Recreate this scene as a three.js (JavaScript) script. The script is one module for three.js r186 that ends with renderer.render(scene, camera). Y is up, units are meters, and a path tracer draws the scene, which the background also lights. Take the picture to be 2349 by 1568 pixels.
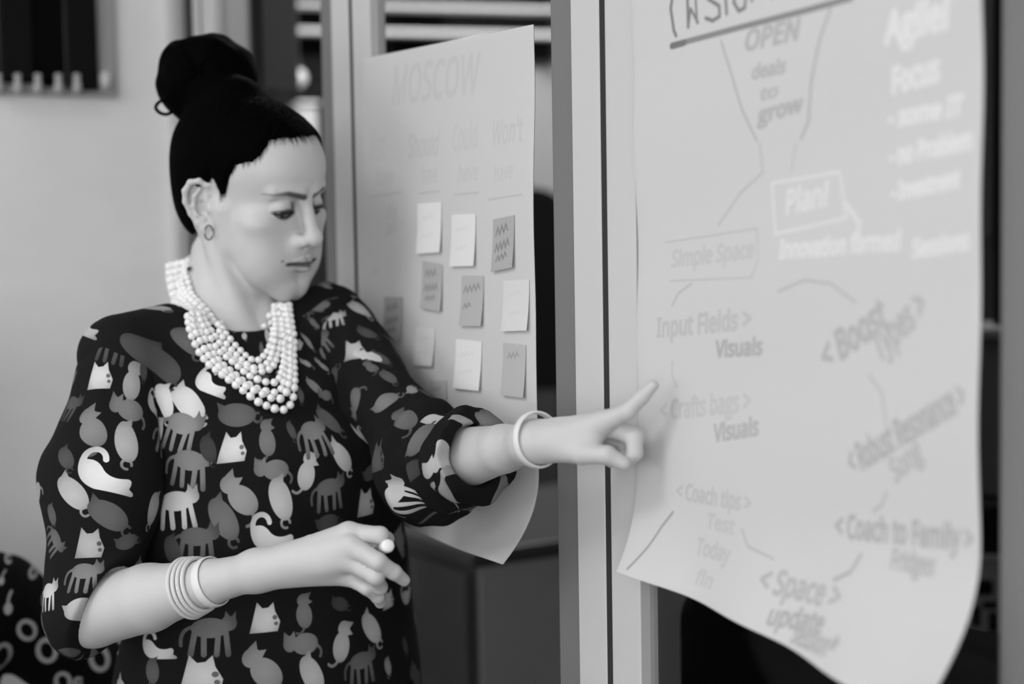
import * as THREE from 'three';
import { RectAreaLightUniformsLib } from 'three/addons/lights/RectAreaLightUniformsLib.js';
import { RoundedBoxGeometry } from 'three/addons/geometries/RoundedBoxGeometry.js';
import { ImprovedNoise } from 'three/addons/math/ImprovedNoise.js';
import { mergeGeometries } from 'three/addons/utils/BufferGeometryUtils.js';

// ------------------------------------------------------------------ camera, light, exposure
const FP = 3700, CX = 1174.5, CY = 784, DEG = Math.PI / 180;
const scene = new THREE.Scene();
const camera = new THREE.PerspectiveCamera(2 * Math.atan(CY / FP) / DEG, 2349 / 1568, 0.05, 60);
camera.rotation.order = 'YXZ';
camera.position.set(0, 1.46, 0);
camera.rotation.set(-3.93 * DEG, 0, -0.96 * DEG);
camera.focus = 1.74; camera.userData.fStop = 2.0;
camera.updateMatrixWorld(true);
scene.background = new THREE.Color(0x000000);
const renderer = new THREE.WebGLRenderer({ antialias: true });
renderer.toneMapping = THREE.LinearToneMapping;
renderer.toneMappingExposure = 0.84;
renderer.shadowMap.enabled = true;
RectAreaLightUniformsLib.init();
const LIGHT = { front: 13, ceiling: 4, near: 5.2, back: 1.5, far: 34 };

// ------------------------------------------------------------------ helpers
const V = (x, y, z) => new THREE.Vector3(x, y, z);
const W = (px, py, d) => V((px - CX) / FP * d, (CY - py) / FP * d, -d).applyMatrix4(camera.matrixWorld);
const clamp = (x, a, b) => x < a ? a : x > b ? b : x;
const sstep = (a, b, x) => { const t = clamp((x - a) / (b - a), 0, 1); return t * t * (3 - 2 * t); };
const mix = (a, b, t) => a + (b - a) * t;
let seed = 7;
const rnd = () => { seed = (seed * 1664525 + 1013904223) >>> 0; return seed / 4294967296; };
const noise = new ImprovedNoise();
const lin = (s) => { s /= 255; return s <= 0.04045 ? s / 12.92 : ((s + 0.055) / 1.055) ** 2.4; };
const matte = (v, sp = 0.08, o = {}) => { const m = new THREE.MeshPhysicalMaterial({ roughness: 0.9, specularIntensity: sp, ...o }); m.color.setRGB(v, v, v); return m; };
const mat = (v, o = {}) => { const m = new THREE.MeshStandardMaterial({ roughness: 0.8, metalness: 0, ...o }); if (v !== null) m.color.setRGB(v, v, v); return m; };
const used = {};
const numbered = (n) => { const k = used[n] = (used[n] ?? -1) + 1; return k ? n + '_' + String(k).padStart(3, '0') : n; };
function mesh(name, geo, m, parent = scene) {
  const o = new THREE.Mesh(geo, m);
  o.name = numbered(name); o.castShadow = o.receiveShadow = true; parent.add(o); return o;
}
function group(name, pos, turn = 0) { const g = new THREE.Group(); g.name = numbered(name); g.position.copy(pos); g.rotation.y = turn; scene.add(g); return g; }
function tag(o, label, category, grp) { o.userData.label = label; o.userData.category = category; if (grp) o.userData.group = grp; return o; }
const structure = (o) => { o.userData.kind = 'structure'; return o; };
const shift = (geo, p) => geo.translate(-p.x, -p.y, -p.z);

// ------------------------------------------------------------------ room frame: t runs along the glass wall away from the camera, n into the room
const TH = 32.8 * DEG, U = V(-Math.sin(TH), 0, -Math.cos(TH)), N = V(-Math.cos(TH), 0, Math.sin(TH)), TURN = Math.PI / 2 + TH;
const O = (() => { const p = W(1500, 880, 1.645); return V(p.x, 0, p.z); })();
const R = (t, y, n) => V(O.x + U.x * t + N.x * n, y, O.z + U.z * t + N.z * n);
const toRoom = (p) => ({ t: (p.x - O.x) * U.x + (p.z - O.z) * U.z, n: (p.x - O.x) * N.x + (p.z - O.z) * N.z, y: p.y });
function onWall(px, py, n = 0) {            // where a sight line meets the plane at distance n from the glass
  const a = camera.position, d = W(px, py, 1).sub(a), base = R(0, 0, n), k = ((base.x - a.x) * N.x + (base.z - a.z) * N.z) / (d.x * N.x + d.z * N.z);
  return toRoom(d.multiplyScalar(k).add(a));
}
function onEnd(px, py, t) {                 // the same for a plane across the room at t
  const a = camera.position, d = W(px, py, 1).sub(a), base = R(t, 0, 0), k = ((base.x - a.x) * U.x + (base.z - a.z) * U.z) / (d.x * U.x + d.z * U.z);
  return toRoom(d.multiplyScalar(k).add(a));
}
function roomBox(name, t0, t1, y0, y1, n0, n1, m, parent, r = 0) {
  const w = Math.abs(t1 - t0), h = y1 - y0, dd = Math.abs(n1 - n0);
  const g = r ? new RoundedBoxGeometry(w, h, dd, 2, Math.min(r, w / 2.1, h / 2.1, dd / 2.1)) : new THREE.BoxGeometry(w, h, dd);
  const c = R((t0 + t1) / 2, (y0 + y1) / 2, (n0 + n1) / 2);
  if (parent && parent !== scene) {          // parents made by group() stand in the room frame
    const o = mesh(name, g, m, parent); o.position.copy(parent.worldToLocal(c)); return o;
  }
  const o = mesh(name, g, m); o.position.copy(c); o.rotation.y = TURN; return o;
}
const roomGroup = (name, t, y, n) => { const g = group(name, R(t, y, n), TURN); g.updateMatrixWorld(true); return g; };

// ------------------------------------------------------------------ surface modelling: signed distances meshed by surface nets
const smin = (a, b, k) => { const h = k - Math.abs(a - b); return h > 0 ? Math.min(a, b) - h * h / (4 * k) : Math.min(a, b); };
const smax = (a, b, k) => -smin(-a, -b, k);
function cone(a, b, r1, r2) {
  const ax = a.x, ay = a.y, az = a.z, bx = b.x - ax, by = b.y - ay, bz = b.z - az, il = 1 / Math.max(1e-12, bx * bx + by * by + bz * bz);
  return (x, y, z) => {
    x -= ax; y -= ay; z -= az; let h = (x * bx + y * by + z * bz) * il; h = h < 0 ? 0 : h > 1 ? 1 : h;
    const dx = x - bx * h, dy = y - by * h, dz = z - bz * h; return Math.sqrt(dx * dx + dy * dy + dz * dz) - (r1 + (r2 - r1) * h);
  };
}
function chain(pts, radii, k) { const c = []; for (let i = 0; i + 1 < pts.length; i++) c.push(cone(pts[i], pts[i + 1], radii[i], radii[i + 1])); return (x, y, z) => { let d = c[0](x, y, z); for (let i = 1; i < c.length; i++) d = smin(d, c[i](x, y, z), k); return d; }; }
function ell(cx, cy, cz, rx, ry, rz) {
  return (x, y, z) => {
    x = (x - cx) / rx; y = (y - cy) / ry; z = (z - cz) / rz; const k0 = Math.sqrt(x * x + y * y + z * z); if (k0 < 1e-6) return -Math.min(rx, ry, rz);
    x /= rx; y /= ry; z /= rz; return k0 * (k0 - 1) / Math.sqrt(x * x + y * y + z * z);
  };
}
function netMesh(f, lo, hi, cell, uvOf, colOf) {
  const nx = Math.ceil((hi.x - lo.x) / cell) + 1, ny = Math.ceil((hi.y - lo.y) / cell) + 1, nz = Math.ceil((hi.z - lo.z) / cell) + 1;
  const val = new Float32Array(nx * ny * nz).fill(NaN), B = 6, id = (i, j, k) => (k * ny + j) * nx + i;
  for (let k0 = 0; k0 < nz; k0 += B) for (let j0 = 0; j0 < ny; j0 += B) for (let i0 = 0; i0 < nx; i0 += B) {
    const c = f(lo.x + (i0 + (B - 1) / 2) * cell, lo.y + (j0 + (B - 1) / 2) * cell, lo.z + (k0 + (B - 1) / 2) * cell), far = Math.abs(c) > B * cell * 1.35;
    for (let k = k0; k < Math.min(k0 + B, nz); k++) for (let j = j0; j < Math.min(j0 + B, ny); j++) for (let i = i0; i < Math.min(i0 + B, nx); i++)
      val[id(i, j, k)] = far ? c : f(lo.x + i * cell, lo.y + j * cell, lo.z + k * cell);
  }
  const vid = new Int32Array(nx * ny * nz).fill(-1), P = [], I = [];
  const cor = [0, 1, nx, nx + 1, nx * ny, nx * ny + 1, nx * ny + nx, nx * ny + nx + 1];
  const edges = [[0, 1], [2, 3], [4, 5], [6, 7], [0, 2], [1, 3], [4, 6], [5, 7], [0, 4], [1, 5], [2, 6], [3, 7]];
  for (let k = 0; k < nz - 1; k++) for (let j = 0; j < ny - 1; j++) for (let i = 0; i < nx - 1; i++) {
    const b = id(i, j, k); let s = 0; for (let c = 0; c < 8; c++) if (val[b + cor[c]] < 0) s++;
    if (s === 0 || s === 8) continue;
    let x = 0, y = 0, z = 0, n = 0;
    for (const [p, q] of edges) { const a = val[b + cor[p]], e = val[b + cor[q]]; if (a < 0 === e < 0) continue; const t = a / (a - e); x += mix(p & 1, q & 1, t); y += mix(p >> 1 & 1, q >> 1 & 1, t); z += mix(p >> 2, q >> 2, t); n++; }
    vid[b] = P.length / 3; P.push(lo.x + (i + x / n) * cell, lo.y + (j + y / n) * cell, lo.z + (k + z / n) * cell);
  }
  const quad = (a, b, c, d, flip) => { if (a < 0 || b < 0 || c < 0 || d < 0) return; flip ? I.push(a, c, b, a, d, c) : I.push(a, b, c, a, c, d); };
  for (let k = 0; k < nz - 1; k++) for (let j = 0; j < ny - 1; j++) for (let i = 0; i < nx - 1; i++) {
    const b = id(i, j, k), a = val[b] < 0;
    if (j && k && a !== val[b + 1] < 0) quad(vid[b - nx - nx * ny], vid[b - nx * ny], vid[b], vid[b - nx], !a);
    if (i && k && a !== val[b + nx] < 0) quad(vid[b - 1 - nx * ny], vid[b - nx * ny], vid[b], vid[b - 1], a);
    if (i && j && a !== val[b + nx * ny] < 0) quad(vid[b - 1 - nx], vid[b - nx], vid[b], vid[b - 1], !a);
  }
  const nv = P.length / 3, nor = new Float32Array(nv * 3), e = cell * 0.3;
  for (let v = 0; v < nv; v++) {
    let x = P[v * 3], y = P[v * 3 + 1], z = P[v * 3 + 2], gx, gy, gz, l;
    for (let it = 0; it < 2; it++) {
      gx = f(x + e, y, z) - f(x - e, y, z); gy = f(x, y + e, z) - f(x, y - e, z); gz = f(x, y, z + e) - f(x, y, z - e);
      l = Math.sqrt(gx * gx + gy * gy + gz * gz) || 1;
      if (it === 0) { const st = clamp(f(x, y, z) * 2 * e / l, -cell * 0.6, cell * 0.6) / l; x -= gx * st; y -= gy * st; z -= gz * st; }
    }
    P[v * 3] = x; P[v * 3 + 1] = y; P[v * 3 + 2] = z; nor[v * 3] = gx / l; nor[v * 3 + 1] = gy / l; nor[v * 3 + 2] = gz / l;
  }
  const g = new THREE.BufferGeometry();
  g.setAttribute('position', new THREE.BufferAttribute(new Float32Array(P), 3)); g.setAttribute('normal', new THREE.BufferAttribute(nor, 3)); g.setIndex(I);
  if (uvOf) { const a = new Float32Array(nv * 2); for (let v = 0; v < nv; v++) { const q = uvOf(P[v * 3], P[v * 3 + 1], P[v * 3 + 2]); a[v * 2] = q[0]; a[v * 2 + 1] = q[1]; } g.setAttribute('uv', new THREE.BufferAttribute(a, 2)); }
  if (colOf) { const a = new Float32Array(nv * 3); for (let v = 0; v < nv; v++) { const q = colOf(P[v * 3], P[v * 3 + 1], P[v * 3 + 2]); a[v * 3] = a[v * 3 + 1] = a[v * 3 + 2] = q; } g.setAttribute('color', new THREE.BufferAttribute(a, 3)); }
  return g;
}
function dropWrap(g, span) {                // triangles that straddle the seam of a wrapped uv get vertices of their own
  const uv = g.attributes.uv.array, idx = Array.from(g.index.array), add = [], map = new Map(), n = uv.length / 2;
  for (let i = 0; i < idx.length; i += 3) {
    const u = [0, 1, 2].map((k) => uv[idx[i + k] * 2]), m = Math.max(...u);
    if (m - Math.min(...u) < span / 2) continue;
    for (let k = 0; k < 3; k++) if (m - u[k] > span / 2) { const v = idx[i + k]; if (!map.has(v)) { map.set(v, n + add.length); add.push(v); } idx[i + k] = map.get(v); }
  }
  if (!add.length) return g;
  for (const [name, s] of [['position', 3], ['normal', 3], ['uv', 2]]) {
    const a = g.attributes[name].array, b = new Float32Array(a.length + add.length * s); b.set(a);
    add.forEach((v, i) => { for (let c = 0; c < s; c++) b[a.length + i * s + c] = a[v * s + c] + (name === 'uv' && c === 0 ? span : 0); });
    g.setAttribute(name, new THREE.BufferAttribute(b, s));
  }
  g.setIndex(idx); return g;
}
function trace(f, px, py, d0, d1) {          // first surface along a sight line (used to lay beads and bangles on the body)
  const a = camera.position, dir = W(px, py, 1).sub(a); let d = d0;
  for (let i = 0; i < 200 && d < d1; i++) { const v = f(a.x + dir.x * d, a.y + dir.y * d, a.z + dir.z * d); if (v < 2e-4) return dir.multiplyScalar(d).add(a); d += Math.max(v * 0.8, 3e-4); }
  return null;
}
function grad(f, p) { const e = 1e-3, g = V(f(p.x + e, p.y, p.z) - f(p.x - e, p.y, p.z), f(p.x, p.y + e, p.z) - f(p.x, p.y - e, p.z), f(p.x, p.y, p.z + e) - f(p.x, p.y, p.z - e)); return g.normalize(); }
const tube = (pts, r, seg = 24, rad = 8, closed = false) => new THREE.TubeGeometry(new THREE.CatmullRomCurve3(pts, closed), seg, r, rad, closed);
function canvasTex(w, h, draw, repeat) {
  const c = document.createElement('canvas'); c.width = w; c.height = h; draw(c.getContext('2d'), w, h);
  const t = new THREE.CanvasTexture(c); t.colorSpace = THREE.SRGBColorSpace; if (repeat) t.wrapS = t.wrapT = THREE.RepeatWrapping; return t;
}
const G = (v) => `rgb(${v | 0},${v | 0},${v | 0})`;

// ------------------------------------------------------------------ the setting
function grain(base, amp, size = 256, k0 = 3) {
  return canvasTex(size, size, (g) => {
    const im = g.createImageData(size, size);
    for (let j = 0; j < size; j++) for (let i = 0; i < size; i++) {
      const a = i / size * 6.2832, b = j / size * 6.2832, n = noise.noise(Math.cos(a) * 2 + k0, Math.sin(a) * 2, Math.cos(b) * 2 + Math.sin(b) * 1.3) + 0.5 * noise.noise(i * 0.31, j * 0.29, k0);
      const v = clamp(base + n * amp, 0, 255), o = (j * size + i) * 4; im.data[o] = im.data[o + 1] = im.data[o + 2] = v; im.data[o + 3] = 255;
    }
    g.putImageData(im, 0, 0);
  }, true);
}
const M = {
  wall: mat(null, { map: grain(228, 5), roughness: 0.9 }),
  frame: mat(0.55, { roughness: 0.55 }),
  bead: mat(0.17, { roughness: 0.6 }),
  gasket: mat(0.02, { roughness: 0.8 }),
  glass: new THREE.MeshPhysicalMaterial({ color: 0xf2f2f2, roughness: 0.02, transmission: 1, thickness: 0, ior: 1.2, specularIntensity: 0.3 }),
  floor: mat(null, { map: grain(88, 10, 256, 9), roughness: 0.7 }),
  ceiling: mat(0.75, { roughness: 0.95 }),
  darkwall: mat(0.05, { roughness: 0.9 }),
  black: matte(0.003),
  charcoal: mat(0.03, { roughness: 0.55 }),
  grey: mat(0.2, { roughness: 0.7 }),
  light: mat(0.7, { roughness: 0.7 }),
};
const CORNER = onWall(417, 784).t, HTOP = 2.75, NEAR = -3.2, DEEP = 4.6, FAR = -4.2;
const gaps = [481, 820, 1389].map((x) => onWall(x, 784, 0.012).t); gaps.push(onWall(2319, 784).t - 0.1);
console.log('gaps', gaps.map((x) => x.toFixed(3)).join(' '), 'corner', CORNER.toFixed(3));
structure(roomBox('floor', NEAR, CORNER + 2.5, -0.1, 0, FAR, DEEP, M.floor));
structure(roomBox('ceiling', NEAR, CORNER + 2.5, HTOP, HTOP + 0.1, FAR, DEEP, M.ceiling));
structure(roomBox('wall_end', CORNER, CORNER + 0.12, 0, HTOP, 0, DEEP, M.wall));
structure(roomBox('baseboard_end', CORNER - 0.012, CORNER, 0, 0.09, 0.02, DEEP, M.frame));
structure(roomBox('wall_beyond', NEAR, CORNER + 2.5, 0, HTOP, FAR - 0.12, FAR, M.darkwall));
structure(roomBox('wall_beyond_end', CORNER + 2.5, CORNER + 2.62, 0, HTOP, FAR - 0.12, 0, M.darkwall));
structure(roomBox('wall_return', CORNER + 0.12, CORNER + 2.62, 0, HTOP, -0.05, 0.05, M.wall));
// the wall opposite the glass and the near wall, each with an added, unseen glowing window as a light source
const WY0 = 0.8, WY1 = 2.5, WN0 = 1.5, WN1 = 4.3, WT0 = -0.9, WT1 = 1.1;
const ADDED_BLIND = new THREE.MeshStandardMaterial({ color: 0xdddddd, emissive: 0xffffff, emissiveIntensity: 2.0, roughness: 0.9 });  // glowing surface added behind the camera to light the figure
function addedWindow(name, box, a0, a1, inside, facing, power) {   // box(a, b, y0, y1, d0, d1): along the wall, up, outwards
  for (const [a, b, c, d] of [[-99, a0, 0, HTOP], [a1, 99, 0, HTOP], [a0, a1, 0, WY0], [a0, a1, WY1, HTOP]]) structure(box(name, a, b, c, d, 0, 0.14, M.wall));
  const g = structure(roomGroup('window_' + (facing === 'u' ? 6 : 7), inside((a0 + a1) / 2, 0).t, WY0, inside((a0 + a1) / 2, 0).n));  // numbered on from the glass panels, but an added, unseen window
  box('added_blind', a0 + 0.05, a1 - 0.05, WY0 + 0.05, WY1 - 0.05, 0.045, 0.05, ADDED_BLIND, g);
  for (const [a, b, c, d] of [[a0, a0 + 0.06, WY0, WY1], [a1 - 0.06, a1, WY0, WY1], [a0, a1, WY0, WY0 + 0.06], [a0, a1, WY1 - 0.06, WY1], [(a0 + a1) / 2 - 0.03, (a0 + a1) / 2 + 0.03, WY0, WY1]]) box('added_window_frame', a, b, c, d, 0.02, 0.12, M.frame, g, 0.008);
  const l = new THREE.RectAreaLight(0xffffff, power, a1 - a0 - 0.2, WY1 - WY0 - 0.2), p = inside((a0 + a1) / 2, 0.012), q = inside((a0 + a1) / 2, 1);
  l.name = 'added_window_light'; l.position.copy(R(p.t, (WY0 + WY1) / 2, p.n)); scene.add(l); l.lookAt(R(q.t, (WY0 + WY1) / 2, q.n));
}
addedWindow('wall_near', (nm, a, b, c, d, e, f, m, g, r) => roomBox(nm, NEAR - f, NEAR - e, c, d, clamp(a, FAR, DEEP), clamp(b, FAR, DEEP), m, g, r), WN0, WN1, (a, d) => ({ t: NEAR + d, n: a }), 'u', LIGHT.near);
addedWindow('wall_back', (nm, a, b, c, d, e, f, m, g, r) => roomBox(nm, clamp(a, NEAR, CORNER + 0.12), clamp(b, NEAR, CORNER + 0.12), c, d, DEEP + e, DEEP + f, m, g, r), WT0, WT1, (a, d) => ({ t: a, n: DEEP - d }), 'n', LIGHT.back);
// ceiling lights added out of view to light the figure and the far room
function addedCeilingLight(t, n, power, label) {
  const g = roomGroup('added_ceiling_light', t, HTOP - 0.03, n);
  const glow = new THREE.MeshStandardMaterial({ color: 0xdddddd, emissive: 0xffffff, emissiveIntensity: 2.5 });
  const d = roomBox('diffuser', t - 0.56, t + 0.56, HTOP - 0.024, HTOP - 0.006, n - 0.26, n + 0.26, glow, g);
  for (const [a, b, c, e] of [[-0.6, 0.6, -0.3, -0.26], [-0.6, 0.6, 0.26, 0.3], [-0.6, -0.56, -0.26, 0.26], [0.56, 0.6, -0.26, 0.26]]) roomBox('rim', t + a, t + b, HTOP - 0.03, HTOP, n + c, n + e, M.frame, g, 0.005);
  const l = new THREE.RectAreaLight(0xffffff, power, 1.1, 0.5); l.name = 'added_panel_light'; l.position.copy(R(t, HTOP - 0.04, n)); scene.add(l); l.lookAt(R(t, 0, n));
  l.rotateZ(0); tag(g, label, 'added ceiling light');
}
addedCeilingLight(0.1, 1.9, LIGHT.front, 'white ceiling light panel added out of view over the middle of the room');
addedCeilingLight(-1.9, 2.6, LIGHT.ceiling, 'white ceiling light panel added out of view nearest the added window');
addedCeilingLight(1.5, -1.1, LIGHT.far, 'white ceiling light panel added out of view to brighten the room beyond the glass');

// glass wall: four framed panels with dark gaskets between them
{
  const a = onWall(1396, 784, 0.012).t, b = onWall(1469, 1400, 0.012).t, c = onWall(1383, 784, 0.012).t, d = onWall(1319, 784, 0.012).t, e = onWall(1275, 784).t;
  const gapHalf = (c - a) / 2, stR = a - b, stL = d - c, bd = e - d;
  console.log('stile', stR, stL, 'bead', bd, 'gap', gapHalf * 2);
  const pitch = 0.56, edges = [gaps[3] - pitch, gaps[3], gaps[2], gaps[1], gaps[0], CORNER];
  for (let i = 0; i < 5; i++) {
    const lo = edges[i] + (i ? gapHalf : 0), hi = edges[i + 1] - (i < 4 ? gapHalf : 0), g = structure(roomGroup('window_' + (i + 1), (lo + hi) / 2, 0, 0));
    const y0 = 0.0, y1 = HTOP, k = i === 4 ? 0.5 : 1;
    // near side of a panel: stile plus the darker glazing bead; far side: stile straight against the glass
    roomBox('stile', lo, lo + stL * k, y0, y1, -0.012, 0.012, M.frame, g, 0.0015);
    roomBox('bead', lo + stL * k, lo + (stL + bd) * k, y0 + 0.1, y1 - 0.1, -0.012, 0.002, M.bead, g, 0.004);
    roomBox('stile', hi - stR * k, hi, y0, y1, -0.012, 0.012, M.frame, g, 0.0015);
    roomBox('rail', lo + stL * k, hi - stR * k, y0, y0 + 0.1, -0.012, 0.012, M.frame, g, 0.004);
    roomBox('rail', lo + stL * k, hi - stR * k, y1 - 0.1, y1, -0.012, 0.012, M.frame, g, 0.004);
    roomBox('pane', lo + (stL + bd) * k, hi - stR * k, y0 + 0.1, y1 - 0.1, -0.006, -0.001, M.glass, g);
    if (i < 4) structure(roomBox('trim_' + (i + 1), hi, hi + gapHalf * 2, y0, y1, -0.012, 0.011, M.gasket));
  }
  structure(roomBox('wall_glass_side', NEAR, edges[0], 0, HTOP, -0.06, 0.012, M.wall));
}

// ------------------------------------------------------------------ sheets of paper on the glass
function sheet(name, tl, tr, bl, br, wob, tex, rough = 0.85) {   // corners {t,y}; wob(s,v) gives the distance off the glass
  const ns = 48, nv = 64, th = 0.0006, P = [], UV = [], I = [], c = R((tl.t + tr.t) / 2, (tl.y + bl.y) / 2, 0.014);
  const root = group(name, c, 0);
  const at = (s, v, side) => {
    const t = mix(mix(tl.t, tr.t, s), mix(bl.t, br.t, s), v), y = mix(mix(tl.y, tr.y, s), mix(bl.y, br.y, s), v);
    return R(t, y, 0.0145 + wob(s, v) + side * th).sub(c);
  };
  for (const side of [1, -1]) for (let j = 0; j <= nv; j++) for (let i = 0; i <= ns; i++) { const p = at(i / ns, j / nv, side); P.push(p.x, p.y, p.z); UV.push(i / ns, 1 - j / nv); }
  const n1 = (ns + 1) * (nv + 1), q = (a, b, cc, d) => I.push(a, b, cc, a, cc, d), id = (i, j) => j * (ns + 1) + i;
  for (let j = 0; j < nv; j++) for (let i = 0; i < ns; i++) { const a = id(i, j), b = id(i + 1, j), cc = id(i + 1, j + 1), d = id(i, j + 1); q(a, d, cc, b); q(n1 + a, n1 + b, n1 + cc, n1 + d); }
  for (let i = 0; i < ns; i++) { q(id(i, 0), id(i + 1, 0), n1 + id(i + 1, 0), n1 + id(i, 0)); q(id(i, nv), n1 + id(i, nv), n1 + id(i + 1, nv), id(i + 1, nv)); }
  for (let j = 0; j < nv; j++) { q(id(0, j), n1 + id(0, j), n1 + id(0, j + 1), id(0, j + 1)); q(id(ns, j), id(ns, j + 1), n1 + id(ns, j + 1), n1 + id(ns, j)); }
  const g = new THREE.BufferGeometry(); g.setAttribute('position', new THREE.Float32BufferAttribute(P, 3)); g.setAttribute('uv', new THREE.Float32BufferAttribute(UV, 2)); g.setIndex(I); g.computeVertexNormals();
  scene.remove(root); used[name]--;
  const o = mesh(name, g, new THREE.MeshStandardMaterial({ map: tex, roughness: rough })); o.position.copy(c);
  o.userData.at = (s, v, off) => at(s, v, 1).add(c).addScaledVector(N, off);
  return o;
}
const uvOnSheet = (S, px, py) => {           // sheet coordinates of a point in the picture, for laying out the writing
  const q = onWall(px, py, 0.0155); let s = 0.5, v = 0.5;
  for (let i = 0; i < 20; i++) {
    s = clamp((q.t - mix(S.tl.t, S.bl.t, v)) / (mix(S.tr.t, S.br.t, v) - mix(S.tl.t, S.bl.t, v)), -1, 2);
    v = (q.y - mix(S.tl.y, S.tr.y, s)) / (mix(S.bl.y, S.br.y, s) - mix(S.tl.y, S.tr.y, s));
  }
  return [s, v];
};
function write(g, S, w, h, rows) {           // rows: [text, px, py, height px, px end, py end, tone, weight]
  for (const [text, x, y, size, x1, y1, tone, weight = 0.12] of rows) {
    const [s0, v0] = uvOnSheet(S, x, y), [s1, v1] = uvOnSheet(S, x1, y1), [s2, v2] = uvOnSheet(S, x, y - size);
    const ax = (s1 - s0) * w, ay = (v1 - v0) * h, len = Math.hypot(ax, ay), hh = Math.hypot((s2 - s0) * w, (v2 - v0) * h);
    g.save(); g.translate(s0 * w, v0 * h); g.rotate(Math.atan2(ay, ax)); g.font = `italic ${Math.max(8, hh * 1.25)}px sans-serif`;
    const tw = g.measureText(text).width || 1; g.scale(len / tw, 1); g.fillStyle = g.strokeStyle = G(INK(tone)); g.lineWidth = hh * weight; g.lineJoin = 'round'; g.fillText(text, 0, 0); g.strokeText(text, 0, 0); g.restore();
  }
}
function stroke(g, S, w, h, pts, tone, width) {
  g.strokeStyle = G(INK(tone)); g.lineWidth = width; g.lineCap = g.lineJoin = 'round'; g.beginPath();
  pts.forEach(([x, y], i) => { const [s, v] = uvOnSheet(S, x, y); i ? g.lineTo(s * w, v * h) : g.moveTo(s * w, v * h); }); g.stroke();
}
const PAPER = 199, INK = (t) => t > 232 ? 219 : t > 217 ? t - 9 : mix(PAPER, t - 26, 0.55);
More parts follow.
